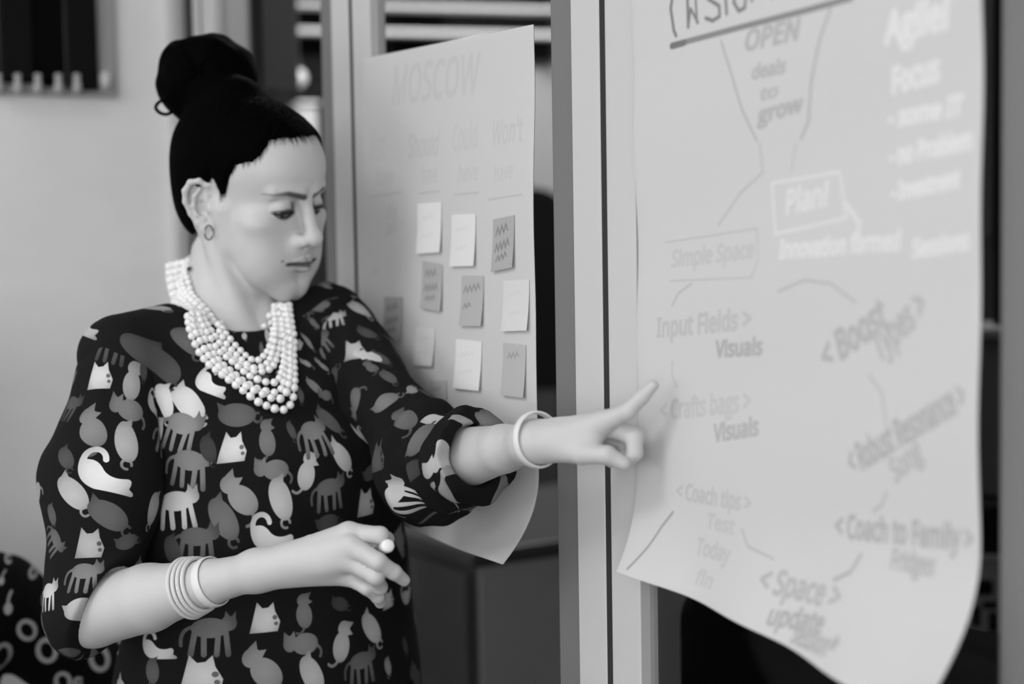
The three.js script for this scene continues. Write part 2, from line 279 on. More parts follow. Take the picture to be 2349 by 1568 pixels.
const big = (() => {                         // the large sheet that is pointed at
  const l = onWall(1466, 700, 0.015), r = onWall(2254, 700, 0.015), bL = onWall(1462, 1298, 0.015), bR = onWall(2254, 1625, 0.015);
  const top = onWall(1466, -150, 0.015).y;
  const S = { tl: { t: l.t, y: top }, tr: { t: r.t, y: top }, bl: { t: l.t, y: bL.y }, br: { t: r.t, y: bR.y } };
  console.log('big sheet', (l.t - r.t).toFixed(3), (top - bL.y).toFixed(3));
  const w = 1400, h = 2000, ink = 168, soft = 205, pale = 246;
  const tex = canvasTex(w, h, (g) => {
    g.fillStyle = G(PAPER); g.fillRect(0, 0, w, h);
    // heading, cut off by the picture's upper edge, and its rule
    const K = 90;
    stroke(g, S, w, h, [[1600, -60], [1556, -40], [1545, 20], [1551, 70], [1556, 82]], K, 13);
    stroke(g, S, w, h, [[1583, -40], [1584, 62]], K, 13); stroke(g, S, w, h, [[1584, 62], [1590, 20], [1606, 52]], K, 10); stroke(g, S, w, h, [[1600, -45], [1604, 52]], K, 10);
    stroke(g, S, w, h, [[1655, -30], [1626, -20], [1630, -2], [1655, 14], [1656, 38], [1640, 48], [1624, 42]], K, 12);
    stroke(g, S, w, h, [[1668, -40], [1672, 32]], K, 12); stroke(g, S, w, h, [[1650, -34], [1695, -46]], K, 12);
    stroke(g, S, w, h, [[1700, -30], [1688, 5], [1700, 26], [1714, 18], [1716, -20], [1704, -32]], K, 12);
    stroke(g, S, w, h, [[1730, 2], [1734, -50], [1752, -10], [1772, -58], [1776, -6]], K, 11); stroke(g, S, w, h, [[1800, -70], [1804, -14], [1830, -22]], K, 11); stroke(g, S, w, h, [[1850, -80], [1856, -26]], K, 11);
    stroke(g, S, w, h, [[1548, 104], [1700, 64], [1850, 26], [1960, -4]], 105, 17);
    stroke(g, S, w, h, [[1546, 106], [1575, 98]], 70, 20);
    // funnel
    stroke(g, S, w, h, [[1660, 95], [1685, 170], [1708, 250], [1738, 322]], 176, 9); stroke(g, S, w, h, [[1912, 22], [1888, 90], [1866, 190], [1856, 280], [1838, 318]], 172, 9);
    stroke(g, S, w, h, [[1745, 330], [1750, 395], [1700, 440], [1648, 515]], 196, 9); stroke(g, S, w, h, [[1826, 330], [1816, 390]], 206, 9);
    write(g, S, w, h, [['OPEN', 1712, 118, 50, 1840, 90, 178], ['deals', 1730, 182, 34, 1808, 166, 180], ['to', 1748, 232, 30, 1790, 220, 188], ['grow', 1742, 284, 38, 1842, 254, 176],
      ['Agile!', 2036, 100, 76, 2180, 62, pale, 0.14], ['Focus', 2045, 215, 62, 2155, 182, pale, 0.14], ['- some IT', 2036, 292, 46, 2205, 262, pale, 0.14], ['- no Problem', 2040, 380, 46, 2232, 340, pale, 0.14], ['- Investment', 2048, 460, 42, 2205, 428, pale, 0.14],
      ['Plan!', 1800, 490, 58, 1900, 470, 222, 0.1], ['Innovation formed', 1790, 592, 44, 2070, 572, 225], ['Sessions', 2098, 590, 44, 2228, 570, 228],
      ['Simple Space', 1540, 612, 40, 1732, 590, soft], ['Input Fields >', 1510, 772, 46, 1728, 752, soft - 6], ['Visuals', 1645, 818, 40, 1752, 812, 172], ['< Crafts bags >', 1518, 962, 46, 1728, 940, soft], ['Visuals', 1645, 1012, 42, 1748, 996, 176],
      ['< Boost', 1896, 852, 70, 2040, 745, 178], ['Types >', 2022, 830, 70, 2134, 716, 184], ['< Robust Resonance >', 1964, 1090, 64, 2230, 930, 172], ['Song', 2062, 1106, 54, 2128, 1050, 184],
      ['< Coach tips >', 1560, 1140, 40, 1732, 1172, soft - 4], ['Test', 1630, 1206, 36, 1694, 1222, soft], ['Today', 1612, 1266, 40, 1690, 1288, soft - 2], ['fin', 1620, 1330, 36, 1662, 1346, soft],
      ['< Coach to Family >', 1922, 1228, 56, 2236, 1262, 172], ['Fridges', 2052, 1300, 48, 2152, 1318, 176], ['< Space >', 1768, 1346, 56, 1958, 1390, 182], ['update', 1808, 1420, 44, 1940, 1440, 170], ['session*', 1876, 1458, 44, 1992, 1492, 172]]);
    stroke(g, S, w, h, [[1490, 1296], [1515, 1250], [1535, 1205], [1556, 1172]], 150, 9);
    stroke(g, S, w, h, [[1525, 556], [1738, 524], [1742, 600], [1728, 636], [1540, 644]], 198, 6);
    stroke(g, S, w, h, [[1770, 420], [1926, 394], [1944, 500], [1780, 536], [1770, 420]], 220, 10); stroke(g, S, w, h, [[1945, 470], [1975, 510], [1972, 560]], 222, 14);
    stroke(g, S, w, h, [[1546, 700], [1560, 672], [1590, 650]], 194, 9); stroke(g, S, w, h, [[1790, 668], [1850, 642], [1910, 650], [1966, 692]], 190, 8);
    stroke(g, S, w, h, [[1546, 830], [1545, 860], [1556, 886]], 200, 8); stroke(g, S, w, h, [[2000, 860], [2030, 900], [2042, 968]], 190, 8);
    stroke(g, S, w, h, [[2042, 1128], [2030, 1156], [2010, 1172]], 184, 8); stroke(g, S, w, h, [[1985, 1270], [1968, 1308], [1934, 1326]], 166, 10); stroke(g, S, w, h, [[1714, 1212], [1730, 1250], [1790, 1278]], 188, 8);
  });
  const wob = (s, v) => {
    const wave = 0.0016 * (1 + Math.sin(v * 9 + s * 2)) + 0.0012 * (1 + Math.sin(v * 23 + s * 5));
    const low = Math.max(0, (v - 0.80) / 0.2), left = 0.026 * (1 - s) ** 3 * Math.max(0, (v - 0.86) / 0.14) ** 2;
    return wave + left + 0.006 * low * Math.sin(s * 9 + 1) ** 2 * low + 0.075 * s ** 1.6 * low ** 2.2;
  };
  const o = sheet('paper_sheet', S.tl, S.tr, S.bl, S.br, wob, tex);
  tag(o, 'large white paper sheet of faint handwritten notes at right, the one she points at', 'paper sheet'); return { S, o };
})();
const small = (() => {                       // the planning sheet behind her
  const l = onWall(840, 300, 0.015), r = onWall(1227, 300, 0.015), top = onWall(1227, 56, 0.015).y, bot = onWall(1180, 1264, 0.015).y;
  const S = { tl: { t: onWall(834, 135, 0.015).t, y: onWall(834, 135, 0.015).y }, tr: { t: onWall(1226, 57, 0.015).t, y: top }, bl: { t: onWall(846, 1180, 0.015).t, y: onWall(846, 1180, 0.015).y }, br: { t: onWall(1236, 1100, 0.015).t, y: bot } };
  console.log('small sheet', (l.t - r.t).toFixed(3), (top - bot).toFixed(3));
  const w = 1000, h = 1400; /* columns of priorities */
  const tex = canvasTex(w, h, (g) => {
    g.fillStyle = G(PAPER); g.fillRect(0, 0, w, h);
    write(g, S, w, h, [['MOSCOW', 900, 240, 92, 1098, 212, 213, 0.07], ['Must', 850, 370, 74, 888, 366, 217, 0.07], ['Should', 940, 362, 58, 1010, 354, 211, 0.07], ['Could', 1040, 346, 66, 1098, 338, 215, 0.07], ["Won't", 1130, 334, 60, 1200, 322, 211, 0.07],
      ['have', 866, 424, 40, 906, 420, 215, 0.07], ['have', 970, 420, 42, 1006, 416, 213, 0.07], ['have', 1052, 416, 42, 1100, 412, 213, 0.07], ['have', 1136, 418, 40, 1182, 408, 215, 0.07], ['fix', 890, 505, 34, 914, 496, 207, 0.07], ['all -', 888, 540, 34, 928, 522, 207, 0.07],
      ['now', 958, 780, 30, 990, 772, 213, 0.07], ['later', 954, 818, 30, 990, 812, 215, 0.07], ['=', 850, 640, 36, 870, 634, 211, 0.07]]);
    for (const p of [[[850, 452], [925, 440]], [[966, 444], [1012, 438]], [[1046, 446], [1102, 442]], [[1126, 458], [1204, 446]]]) stroke(g, S, w, h, p, 200, 6);
  });
  const wob = (s, v) => 0.0015 * (1 + Math.sin(v * 8 + s * 3)) + 0.004 * s * Math.max(0, Math.sin(v * 6.3 - 0.4)) ** 2 + 0.05 * (0.25 + 0.75 * s) * Math.max(0, (v - 0.83) / 0.17) ** 2.2 * sstep(0, 0.8, s);
  const o = sheet('paper_sheet', S.tl, S.tr, S.bl, S.br, wob, tex);
  tag(o, 'white paper planning sheet with columns of sticky notes, on the glass behind the woman', 'paper sheet'); return { S, o };
})();
// sticky notes: [px of the four corners' box left, top, right, bottom, slant px, tone, ink, label]
function noteTex(tone, ink, kind) {
  return canvasTex(96, 192, (g, w, h) => {
    g.fillStyle = G(tone); g.fillRect(0, 0, w, h); g.strokeStyle = G(ink); g.lineWidth = 5;
    const z = (x, y, n, s, hgt) => { g.beginPath(); for (let i = 0; i <= n * 2; i++) { const X = x + i * s, Y = y + (i % 2 ? -hgt : hgt) - i * 2; i ? g.lineTo(X, Y) : g.moveTo(X, Y); } g.stroke(); };
    if (kind === 1) { z(14, 50, 3, 9, 14); z(12, 110, 4, 8, 14); z(20, 150, 3, 8, 10); }
    if (kind === 2) { z(10, 56, 4, 9, 12); z(12, 118, 2, 8, 9); }
    if (kind === 3) { z(20, 48, 3, 8, 9); }
    if (kind === 4) { g.lineWidth = 3; z(18, 60, 3, 8, 8); z(18, 130, 3, 8, 8); }
  });
}
const NOTES = [
  [962, 465, 1017, 580, -4, 224, 212, 4, 'white blank-looking sticky note under the second column heading'],
  [1040, 491, 1096, 610, -2, 221, 209, 4, 'white sticky note under the third column heading'],
  [1137, 498, 1187, 618, -10, 168, 128, 1, 'grey scribbled sticky note under the fourth column heading'],
  [971, 602, 1017, 710, 8, 172, 135, 1, 'grey scribbled sticky note just below the white note of the second column'],
  [1062, 632, 1113, 747, 0, 178, 138, 2, 'grey sticky note with two dark words in the third column'],
  [882, 681, 925, 782, 0, 160, 120, 1, 'leftmost grey scribbled sticky note, in the first column'],
  [1160, 642, 1220, 758, -2, 210, 202, 4, 'pale sticky note, barely paler than the paper, in the fourth column'],
  [1050, 780, 1110, 892, 6, 224, 212, 4, 'lowest white sticky note, in the third column above the raised arm'],
  [1160, 788, 1212, 908, 6, 180, 152, 3, 'lowest grey sticky note, in the fourth column'],
  [955, 752, 1000, 838, 2, 207, 196, 4, 'pale sticky note in the second column beside the arm'],
  [988, 872, 1030, 960, 0, 178, 150, 3, 'grey sticky note half hidden behind the raised sleeve'],
];
for (const [x0, y0, x1, y1, sl, tone, ink, kind, label] of NOTES) {
  const cs = [[x0, y0 - sl / 2], [x1, y0 + sl / 2], [x0, y1 - sl / 2], [x1, y1 + sl / 2]].map(([x, y]) => uvOnSheet(small.S, x, y));
  const ns = 6, nv = 10, P = [], UV = [], I = [], c = small.o.userData.at(cs[0][0], cs[0][1], 0.001);
  for (const side of [1, 0]) for (let j = 0; j <= nv; j++) for (let i = 0; i <= ns; i++) {
    const a = i / ns, b = j / nv, s = mix(mix(cs[0][0], cs[1][0], a), mix(cs[2][0], cs[3][0], a), b), v = mix(mix(cs[0][1], cs[1][1], a), mix(cs[2][1], cs[3][1], a), b);
    const p = small.o.userData.at(s, v, 0.0006 + side * 0.0004 + 0.004 * b * b).sub(c); P.push(p.x, p.y, p.z); UV.push(a, 1 - b);
  }
  const n1 = (ns + 1) * (nv + 1), id = (i, j) => j * (ns + 1) + i, q = (a, b, cc, d) => I.push(a, b, cc, a, cc, d);
  for (let j = 0; j < nv; j++) for (let i = 0; i < ns; i++) { const a = id(i, j), b = id(i + 1, j), cc = id(i + 1, j + 1), d = id(i, j + 1); q(a, d, cc, b); q(n1 + a, n1 + b, n1 + cc, n1 + d); }
  for (let i = 0; i < ns; i++) { q(id(i, 0), id(i + 1, 0), n1 + id(i + 1, 0), n1 + id(i, 0)); q(id(i, nv), n1 + id(i, nv), n1 + id(i + 1, nv), id(i + 1, nv)); }
  for (let j = 0; j < nv; j++) { q(id(0, j), n1 + id(0, j), n1 + id(0, j + 1), id(0, j + 1)); q(id(ns, j), id(ns, j + 1), n1 + id(ns, j + 1), n1 + id(ns, j)); }
  const g = new THREE.BufferGeometry(); g.setAttribute('position', new THREE.Float32BufferAttribute(P, 3)); g.setAttribute('uv', new THREE.Float32BufferAttribute(UV, 2)); g.setIndex(I); g.computeVertexNormals();
  const o = mesh('sticky_note', g, new THREE.MeshStandardMaterial({ map: noteTex(tone, ink, kind), roughness: 0.85 })); o.position.copy(c); tag(o, label, 'sticky note');
}

// ------------------------------------------------------------------ dark wall hanging on the end wall
{
  const a = onEnd(264, 226, CORNER), b = onEnd(-330, 226, CORNER), top = onEnd(264, -700, CORNER).y, n0 = a.n, n1 = b.n, t = CORNER;
  const px = (x, y) => onEnd(x, y, CORNER - 0.02), g = roomGroup('wall_hanging', CORNER - 0.02, (a.y + top) / 2, (n0 + n1) / 2);
  roomBox('backing_board', t - 0.014, t - 0.001, a.y, top, n0, n1, mat(0.34, { roughness: 0.8 }), g, 0.004);
  const e0 = px(226, 198), n2 = e0.n, yb = px(100, 205).y;
  const strips = 7;
  for (let i = 0; i < strips; i++) { const w = (n1 - n2) / strips; roomBox('fabric_strip', t - 0.03 + 0.006 * (i % 2), t - 0.016, yb + 0.004 * (i % 3), top - 0.02, n2 + i * w + 0.001, n2 + (i + 1) * w - 0.001, i % 2 ? M.black : matte(0.008), g, 0.006); }
  for (const x of [-12, 32, 78, 125, 167]) {
    const p = px(x, 170), q = px(x + 3, 216), len = p.y - q.y, geo = new THREE.LatheGeometry([[0, 0], [0.0045, 0.0005], [0.0062, 0.2 * len], [0.0048, 0.55 * len], [0.0036, 0.78 * len], [0.0052, 0.86 * len], [0.004, 0.97 * len], [0, len]].map(([r, y]) => new THREE.Vector2(r * 1.25, y)), 14);
    const o = mesh('tassel', geo, mat(0.36, { roughness: 0.9 }), g); o.position.copy(g.worldToLocal(R(t - 0.036, q.y, q.n)));
  }
  const k = px(240, 184), o = mesh('knob', new THREE.SphereGeometry(0.013, 20, 14), mat(0.5), g); o.position.copy(g.worldToLocal(R(t - 0.022, k.y, k.n))); o.scale.set(1, 1.2, 0.8);
  tag(g, 'dark fabric wall hanging with pale tassels on the white end wall at upper left', 'wall hanging');
}

// ------------------------------------------------------------------ things in the dim room beyond the glass
function farGroup(name, px, py, d, turn) { const g = group(name, W(px, py, d), turn); g.userData.d = d; g.updateMatrixWorld(true); return g; }
function farBox(g, name, x0, y0, x1, y1, deep, m, off = 0, r = 0.006) {    // picture-sized box in the plane of the group
  const d = g.userData.d, s = d / FP, w = (x1 - x0) * s, h = (y1 - y0) * s, c = g.worldToLocal(W((x0 + x1) / 2, (y0 + y1) / 2, d));
  c.z = off - deep / 2; const o = mesh(name, new RoundedBoxGeometry(w, h, deep, 2, Math.min(r, w / 2.2, h / 2.2, deep / 2.2)), m, g); o.position.copy(c); return o;
}
{
  const g = farGroup('shelf_unit', 980, 20, 4.2, 0.28);
  for (const [y, th] of [[-110, 12], [-46, 12], [16, 11], [75, 14]]) farBox(g, 'shelf_board', 640, y - th / 2, 1300, y + th / 2, 0.05, mat(0.7));
  farBox(g, 'back_panel', 640, -160, 1300, 128, 0.02, M.black, -0.05);
  farBox(g, 'upright', 630, -160, 642, 128, 0.28, M.charcoal); farBox(g, 'upright', 1300, -160, 1312, 128, 0.28, M.charcoal);
  tag(g, 'dark shelf unit with white boards seen through the glass above the planning sheet', 'shelf');
  const lamp = farGroup('round_lamp', 681, 180, 3.9, 0);
  const s = mesh('lamp_globe', new THREE.SphereGeometry(0.024, 28, 20), M.light, lamp); const c = mesh('lamp_collar', new THREE.CylinderGeometry(0.009, 0.012, 0.03, 16), M.charcoal, lamp); c.position.y = 0.03;
  const rod = mesh('lamp_rod', new THREE.CylinderGeometry(0.004, 0.004, HTOP - lamp.position.y - 0.03, 8), M.charcoal, lamp); rod.position.y = (HTOP - lamp.position.y) / 2 + 0.015;
  tag(lamp, 'small round pale hanging lamp beyond the glass beside the woman\'s hair bun', 'lamp');
  const wb = farGroup('counter_box', 706, 270, 3.8, 0.28); farBox(wb, 'box_body', 684, 240, 730, 420, 0.12, M.light); farBox(wb, 'box_lid', 681, 232, 733, 243, 0.13, M.light, 0.005); 
  farBox(wb, 'box_stand', 690, 420, 724, 1500, 0.1, M.charcoal, -0.01);
  tag(wb, 'white box on a dark stand beyond the glass at the woman\'s forehead', 'box');
  const bd = farGroup('display_board', 636, 90, 3.0, 0.2); farBox(bd, 'board_face', 596, -140, 682, 206, 0.02, mat(0.075, { roughness: 0.6 })); farBox(bd, 'board_edge', 588, -140, 597, 206, 0.026, M.black, 0.003); farBox(bd, 'board_post', 632, 206, 642, 1560, 0.02, M.charcoal, -0.004);
  tag(bd, 'dark grey display board standing behind the glass right of the hair bun', 'display board');
  const pl = farGroup('white_pillar', 545, 400, 2.98, 0.2); farBox(pl, 'pillar_shaft', 470, -700, 590, 2150, 0.12, M.light, 0, 0.01); farBox(pl, 'pillar_foot', 462, 2150, 598, 2290, 0.14, M.light, 0.01, 0.01);
  tag(pl, 'narrow white pillar beyond the glass directly behind the hair bun', 'pillar');
  const gp = farGroup('partition_screen', 1250, 420, 4.4, 0.28); farBox(gp, 'screen_panel', 1150, 140, 1300, 800, 0.03, mat(0.3)); farBox(gp, 'screen_base', 1150, 800, 1300, 1560, 0.05, mat(0.05), 0.01);
  tag(gp, 'grey partition screen beyond the glass in the gap right of the planning sheet', 'partition');
}
function officeChair(px, py, d, turn, label, w = 0.4) {   // py: top of the back
  const top = W(px, py, d), g = group('office_chair', V(top.x, 0, top.z), turn), H = top.y;
  const back = new THREE.Shape(), hw = w / 2, hh = 0.24; back.moveTo(-hw * 0.8, -hh); back.quadraticCurveTo(-hw * 1.05, 0, -hw * 0.9, hh * 0.75); back.quadraticCurveTo(-hw * 0.8, hh, -hw * 0.4, hh); back.lineTo(hw * 0.4, hh); back.quadraticCurveTo(hw * 0.8, hh, hw * 0.9, hh * 0.75); back.quadraticCurveTo(hw * 1.05, 0, hw * 0.8, -hh); back.closePath();
  const b = mesh('backrest', new THREE.ExtrudeGeometry(back, { depth: 0.04, bevelEnabled: true, bevelSize: 0.015, bevelThickness: 0.015, bevelSegments: 3, curveSegments: 10 }), M.black, g); b.position.set(0, H - 0.255, -0.2);
  const s = mesh('seat', new RoundedBoxGeometry(w, 0.08, 0.42, 3, 0.035), M.black, g); s.position.set(0, 0.46, 0.03);
  const sp = mesh('back_support', new THREE.BoxGeometry(0.06, H - 0.75, 0.03), M.charcoal, g); sp.position.set(0, 0.44 + (H - 0.75) / 2, -0.215);
  const p = mesh('column', new THREE.CylinderGeometry(0.025, 0.03, 0.36, 16), M.grey, g); p.position.y = 0.25;
  for (let i = 0; i < 5; i++) { const a = i * 1.2566, l = mesh('base_arm', new RoundedBoxGeometry(0.3, 0.03, 0.045, 2, 0.01), M.charcoal, g); l.position.set(Math.cos(a) * 0.15, 0.08, -Math.sin(a) * 0.15); l.rotation.y = a; const c = mesh('caster', new THREE.CylinderGeometry(0.032, 0.032, 0.03, 14).rotateX(Math.PI / 2), M.black, g); c.position.set(Math.cos(a) * 0.29, 0.032, -Math.sin(a) * 0.29); c.rotation.y = a; }
  tag(g, label, 'chair'); return g;
}
officeChair(1182, 425, 3.85, 0.3, 'black office chair beyond the glass, its back showing right of the planning sheet');
{
  // dark cabinet low behind the glass, seen over its near corner
  const c = onWall(1089, 1262, -0.4), t0 = c.t, h = c.y, n0 = -0.4, n1 = -1.1, t1 = t0 + 0.5, g = roomGroup('cabinet', (t0 + t1) / 2, 0, (n0 + n1) / 2), dk = mat(0.055, { roughness: 0.3 });
  roomBox('cabinet_body', t0, t1, 0.05, h - 0.025, n1, n0, dk, g, 0.006); roomBox('cabinet_top', t0 - 0.01, t1 + 0.01, h - 0.025, h, n1 - 0.01, n0 + 0.012, mat(0.06, { roughness: 0.3 }), g, 0.006); roomBox('plinth', t0 + 0.03, t1 - 0.03, 0, 0.05, n1 + 0.03, n0 - 0.03, M.black, g);
  for (let i = 0; i < 2; i++) { const a = t0 + 0.006 + i * 0.246, d = roomBox('cabinet_door', a, a + 0.242, 0.07, h - 0.04, n0, n0 + 0.016, dk, g, 0.004), hd = mesh('handle', tube([V(0, -0.05, 0), V(0, -0.05, -0.02), V(0, 0.05, -0.02), V(0, 0.05, 0)], 0.004, 20, 6), M.charcoal, d); hd.position.set(i ? -0.12 : 0.12, 0.1, -0.008); }
  roomBox('lit_side_panel', t0 - 0.006, t0, 0.05, h - 0.03, n1 + 0.01, n0 - 0.005, mat(0.32, { roughness: 0.35 }), g, 0.002);  // light on the near side is put into this paler panel colour
  tag(g, 'dark low cabinet beyond the glass under the planning sheet', 'cabinet');
}
{
  const e = onWall(1545, 1480, -0.25), p = R(e.t - 0.31, 0, -0.3), g = group('armchair', p, TURN), H = onWall(1700, 1350, -0.25).y;   // broad black padded back below the large sheet
  const b = mesh('backrest', new RoundedBoxGeometry(0.62, H - 0.42, 0.14, 5, 0.06), M.black, g); b.position.set(0, 0.42 + (H - 0.42) / 2, -0.0);
  const s = mesh('seat', new RoundedBoxGeometry(0.6, 0.16, 0.55, 4, 0.05), M.black, g); s.position.set(0, 0.38, 0.3);
  for (const x of [-0.32, 0.32]) { const a = mesh('armrest', new RoundedBoxGeometry(0.1, 0.24, 0.55, 4, 0.04), M.black, g); a.position.set(x, 0.5, 0.3); for (const z of [0.08, 0.5]) { const l = mesh('leg', new THREE.CylinderGeometry(0.02, 0.015, 0.3, 12), M.charcoal, g); l.position.set(x * 0.85, 0.15, z); } }
  tag(g, 'black padded armchair beyond the glass below the large sheet', 'armchair');
}
{
  // narrow view right of the large sheet
  const c = farGroup('dark_curtain', 2288, 350, 2.6, -0.2);
  for (let i = 0; i < 4; i++) farBox(c, 'curtain_fold', 2282 + i * 22, -300, 2306 + i * 22, 752, 0.03 + 0.012 * (i % 2), M.black, 0.008 * (i % 2), 0.012);
  farBox(c, 'curtain_hem', 2236, -300, 2284, 545, 0.02, mat(0.06), -0.012, 0.008);
  farBox(c, 'curtain_rod', 2220, -322, 2380, -300, 0.03, M.grey, 0.02, 0.01);
  tag(c, 'black curtain beyond the glass at the right edge of the large sheet', 'curtain');
  const s = farGroup('storage_rack', 2280, 1200, 2.55, -0.2);
  farBox(s, 'rack_panel', 2225, 752, 2345, 1160, 0.03, mat(0.05), -0.1); farBox(s, 'rack_shelf', 2225, 752, 2345, 775, 0.22, mat(0.11));
  farBox(s, 'rack_box', 2220, 1160, 2345, 1272, 0.2, M.black); farBox(s, 'rack_shelf', 2225, 1272, 2345, 1285, 0.22, M.grey); farBox(s, 'rack_front', 2225, 1285, 2345, 1478, 0.03, mat(0.16), -0.05);
  for (const [x0, y0, x1, y1] of [[2245, 1348, 2285, 1384], [2262, 1398, 2296, 1416], [2240, 1410, 2256, 1460], [2276, 1424, 2296, 1470]]) farBox(s, 'rack_slot', x0, y0, x1, y1, 0.012, M.black, -0.045, 0.004);
  farBox(s, 'rack_base', 2225, 1478, 2345, 2500, 0.24, M.black);
  tag(s, 'dark storage rack with a grey slotted front beyond the glass at far right', 'rack');
}

// ------------------------------------------------------------------ the woman: joints
const HEAD = new THREE.Matrix4().multiplyMatrices(camera.matrixWorld, new THREE.Matrix4().makeTranslation(-0.315, 0.172, -1.973))
  .multiply(new THREE.Matrix4().makeRotationY(56.3 * DEG)).multiply(new THREE.Matrix4().makeRotationX(15.6 * DEG)).multiply(new THREE.Matrix4().makeRotationZ(10.5 * DEG)).multiply(new THREE.Matrix4().makeScale(0.01, 0.01, 0.01));
const HINV = HEAD.clone().invert(), hm = HINV.elements, H = (x, y, z) => V(x, y, z).applyMatrix4(HEAD);   // head frame in cm: x her left, y up, z face
const hx = (x, y, z) => hm[0] * x + hm[4] * y + hm[8] * z + hm[12], hy = (x, y, z) => hm[1] * x + hm[5] * y + hm[9] * z + hm[13], hz = (x, y, z) => hm[2] * x + hm[6] * y + hm[10] * z + hm[14];
const J = {
  neck: W(512, 735, 1.985), shR: W(280, 818, 1.87), elR: W(216, 1402, 1.80), wrR: W(590, 1308, 1.675),
  shL: W(757, 738, 2.03), elL: W(985, 1068, 1.83), wrL: W(1218, 1014, 1.635),
};
// --- head in cm
const cap = (ax, ay, az, bx, by, bz, r1, r2) => cone(V(ax, ay, az), V(bx, by, bz), r1, r2);
const skullParts = [ell(0, 5.0, -2.1, 7.3, 7.5, 9.8), ell(0, 4.9, 2.2, 6.3, 5.9, 6.7), ell(0, 0.8, -4.6, 6.6, 7.5, 6.2)];
const skull = (x, y, z) => smin(smin(skullParts[0](x, y, z), skullParts[1](x, y, z), 2), skullParts[2](x, y, z), 2);
const face = {
  mid: ell(0, -2.2, 2.2, 6.1, 7.0, 6.2), muzzle: ell(0, -5.0, 5.9, 3.0, 2.9, 3.2), chin: cap(-0.7, -9.2, 6.9, 0.7, -9.2, 6.9, 1.35, 1.35), fill: ell(2.5, -6.7, 5.3, 2.3, 2.4, 2.5), underchin: cap(0, -7.9, 5.6, 0, -4.6, 0.5, 1.4, 2.0),
  jaw: cap(4.6, -4.7, 1.0, 1.1, -8.75, 6.3, 1.25, 1.45), ramus: cap(5.7, -0.3, 0.4, 4.8, -4.7, 1.0, 1.2, 1.25), zyg: ell(4.3, -1.0, 5.2, 2.1, 1.5, 2.0), cheek: ell(3.3, -4.5, 5.1, 2.5, 3.3, 2.5),
  socket: ell(2.85, 1.2, 9.75, 1.95, 1.2, 2.4), inner: ell(1.6, 1.3, 9.0, 0.62, 1.05, 1.35), brow: cap(1.2, 2.9, 8.15, 4.0, 3.0, 6.9, 0.75, 0.45), bridge: cap(0, 2.0, 8.2, 0, -1.9, 9.9, 0.72, 0.9), tip: ell(0, -2.3, 10.15, 1.05, 1.0, 1.05), ala: ell(1.2, -2.65, 9.3, 0.62, 0.72, 0.95),
  col: cap(0, -2.8, 10.1, 0, -3.4, 8.9, 0.45, 0.5), nostril: ell(0.72, -3.35, 9.75, 0.36, 0.35, 0.62), sill: ell(0, -3.4, 8.0, 2.0, 1.2, 1.3),
  lipU: cap(2.3, -5.55, 7.95, 0.45, -5.16, 9.14, 0.24, 0.42), lipM: cap(0.45, -5.16, 9.1, 0, -5.2, 9.12, 0.42, 0.38), lipL: cap(2.0, -5.85, 7.95, 0, -6.25, 9.08, 0.32, 0.66), mouth: cap(2.5, -5.57, 8.2, 0, -5.63, 9.65, 0.13, 0.17), under: ell(0, -7.35, 9.9, 1.7, 0.5, 1.2), philtrum: cap(0, -3.6, 9.85, 0, -4.7, 9.95, 0.24, 0.28),
};
const EYE = V(2.72, 0.98, 6.8);
const lidLine = (u) => -0.08 - 0.3 * u * u, lowLine = (u) => -0.9 + 0.5 * u * u;    // lid margins, u = -1..1 from corner to corner
function earLocal(ax, y, z) {                // ear plane: a forward, b up, c outwards
  const px = ax - 6.5, py = y + 0.3, pz = z + 1.9, ca = 0.88, sa = 0.47, ct = 0.97, st = 0.24;
  const a0 = pz * ca - px * sa, c = px * ca + pz * sa; return [a0 * ct + py * st * 1, py * ct - a0 * st, c];
}
const earTube = chain([V(0.5, 0.4, 0.3), V(1.1, 1.5, 0.5), V(1.05, 2.5, 0.75), V(0.3, 3.2, 0.95), V(-0.8, 3.15, 1.05), V(-1.65, 2.2, 1.05), V(-1.85, 0.9, 1.0), V(-1.5, -0.6, 0.9), V(-0.9, -1.8, 0.8), V(-0.3, -2.5, 0.6), V(0.35, -2.3, 0.35)], [0.24, 0.3, 0.32, 0.34, 0.36, 0.36, 0.34, 0.32, 0.38, 0.45, 0.36], 0.25);
const antihelix = chain([V(0.1, 2.2, 0.75), V(-0.7, 1.4, 0.85), V(-0.95, 0.3, 0.85), V(-0.7, -0.8, 0.8), V(-0.1, -1.4, 0.7)], [0.24, 0.28, 0.3, 0.3, 0.3], 0.25);
const tragus = ell(0.75, -0.35, 0.55, 0.38, 0.55, 0.4), earPlate = ell(-0.35, 0.3, 0.35, 1.6, 2.7, 0.34), lobe = ell(-0.05, -2.1, 0.45, 0.62, 0.75, 0.32), concha = ell(-0.1, -0.1, 0.75, 0.6, 0.95, 0.5);
function ear(ax, y, z) {
  if (ax < 4.5 || Math.abs(y) > 6 || Math.abs(z) > 6) return 3;
  const [a, b, c] = earLocal(ax, y, z); let d = smin(earPlate(a, b, c), lobe(a, b, c), 0.5); d = smin(d, earTube(a, b, c), 0.3); d = smin(d, antihelix(a, b, c), 0.3);
  d = smin(d, tragus(a, b, c), 0.3); d = smax(d, -concha(a, b, c), 0.3); return smin(d, cap(-1.0, -0.2, -0.6, 0.5, 0.0, -0.5, 0.9, 0.9)(a, b, c), 0.5);
}
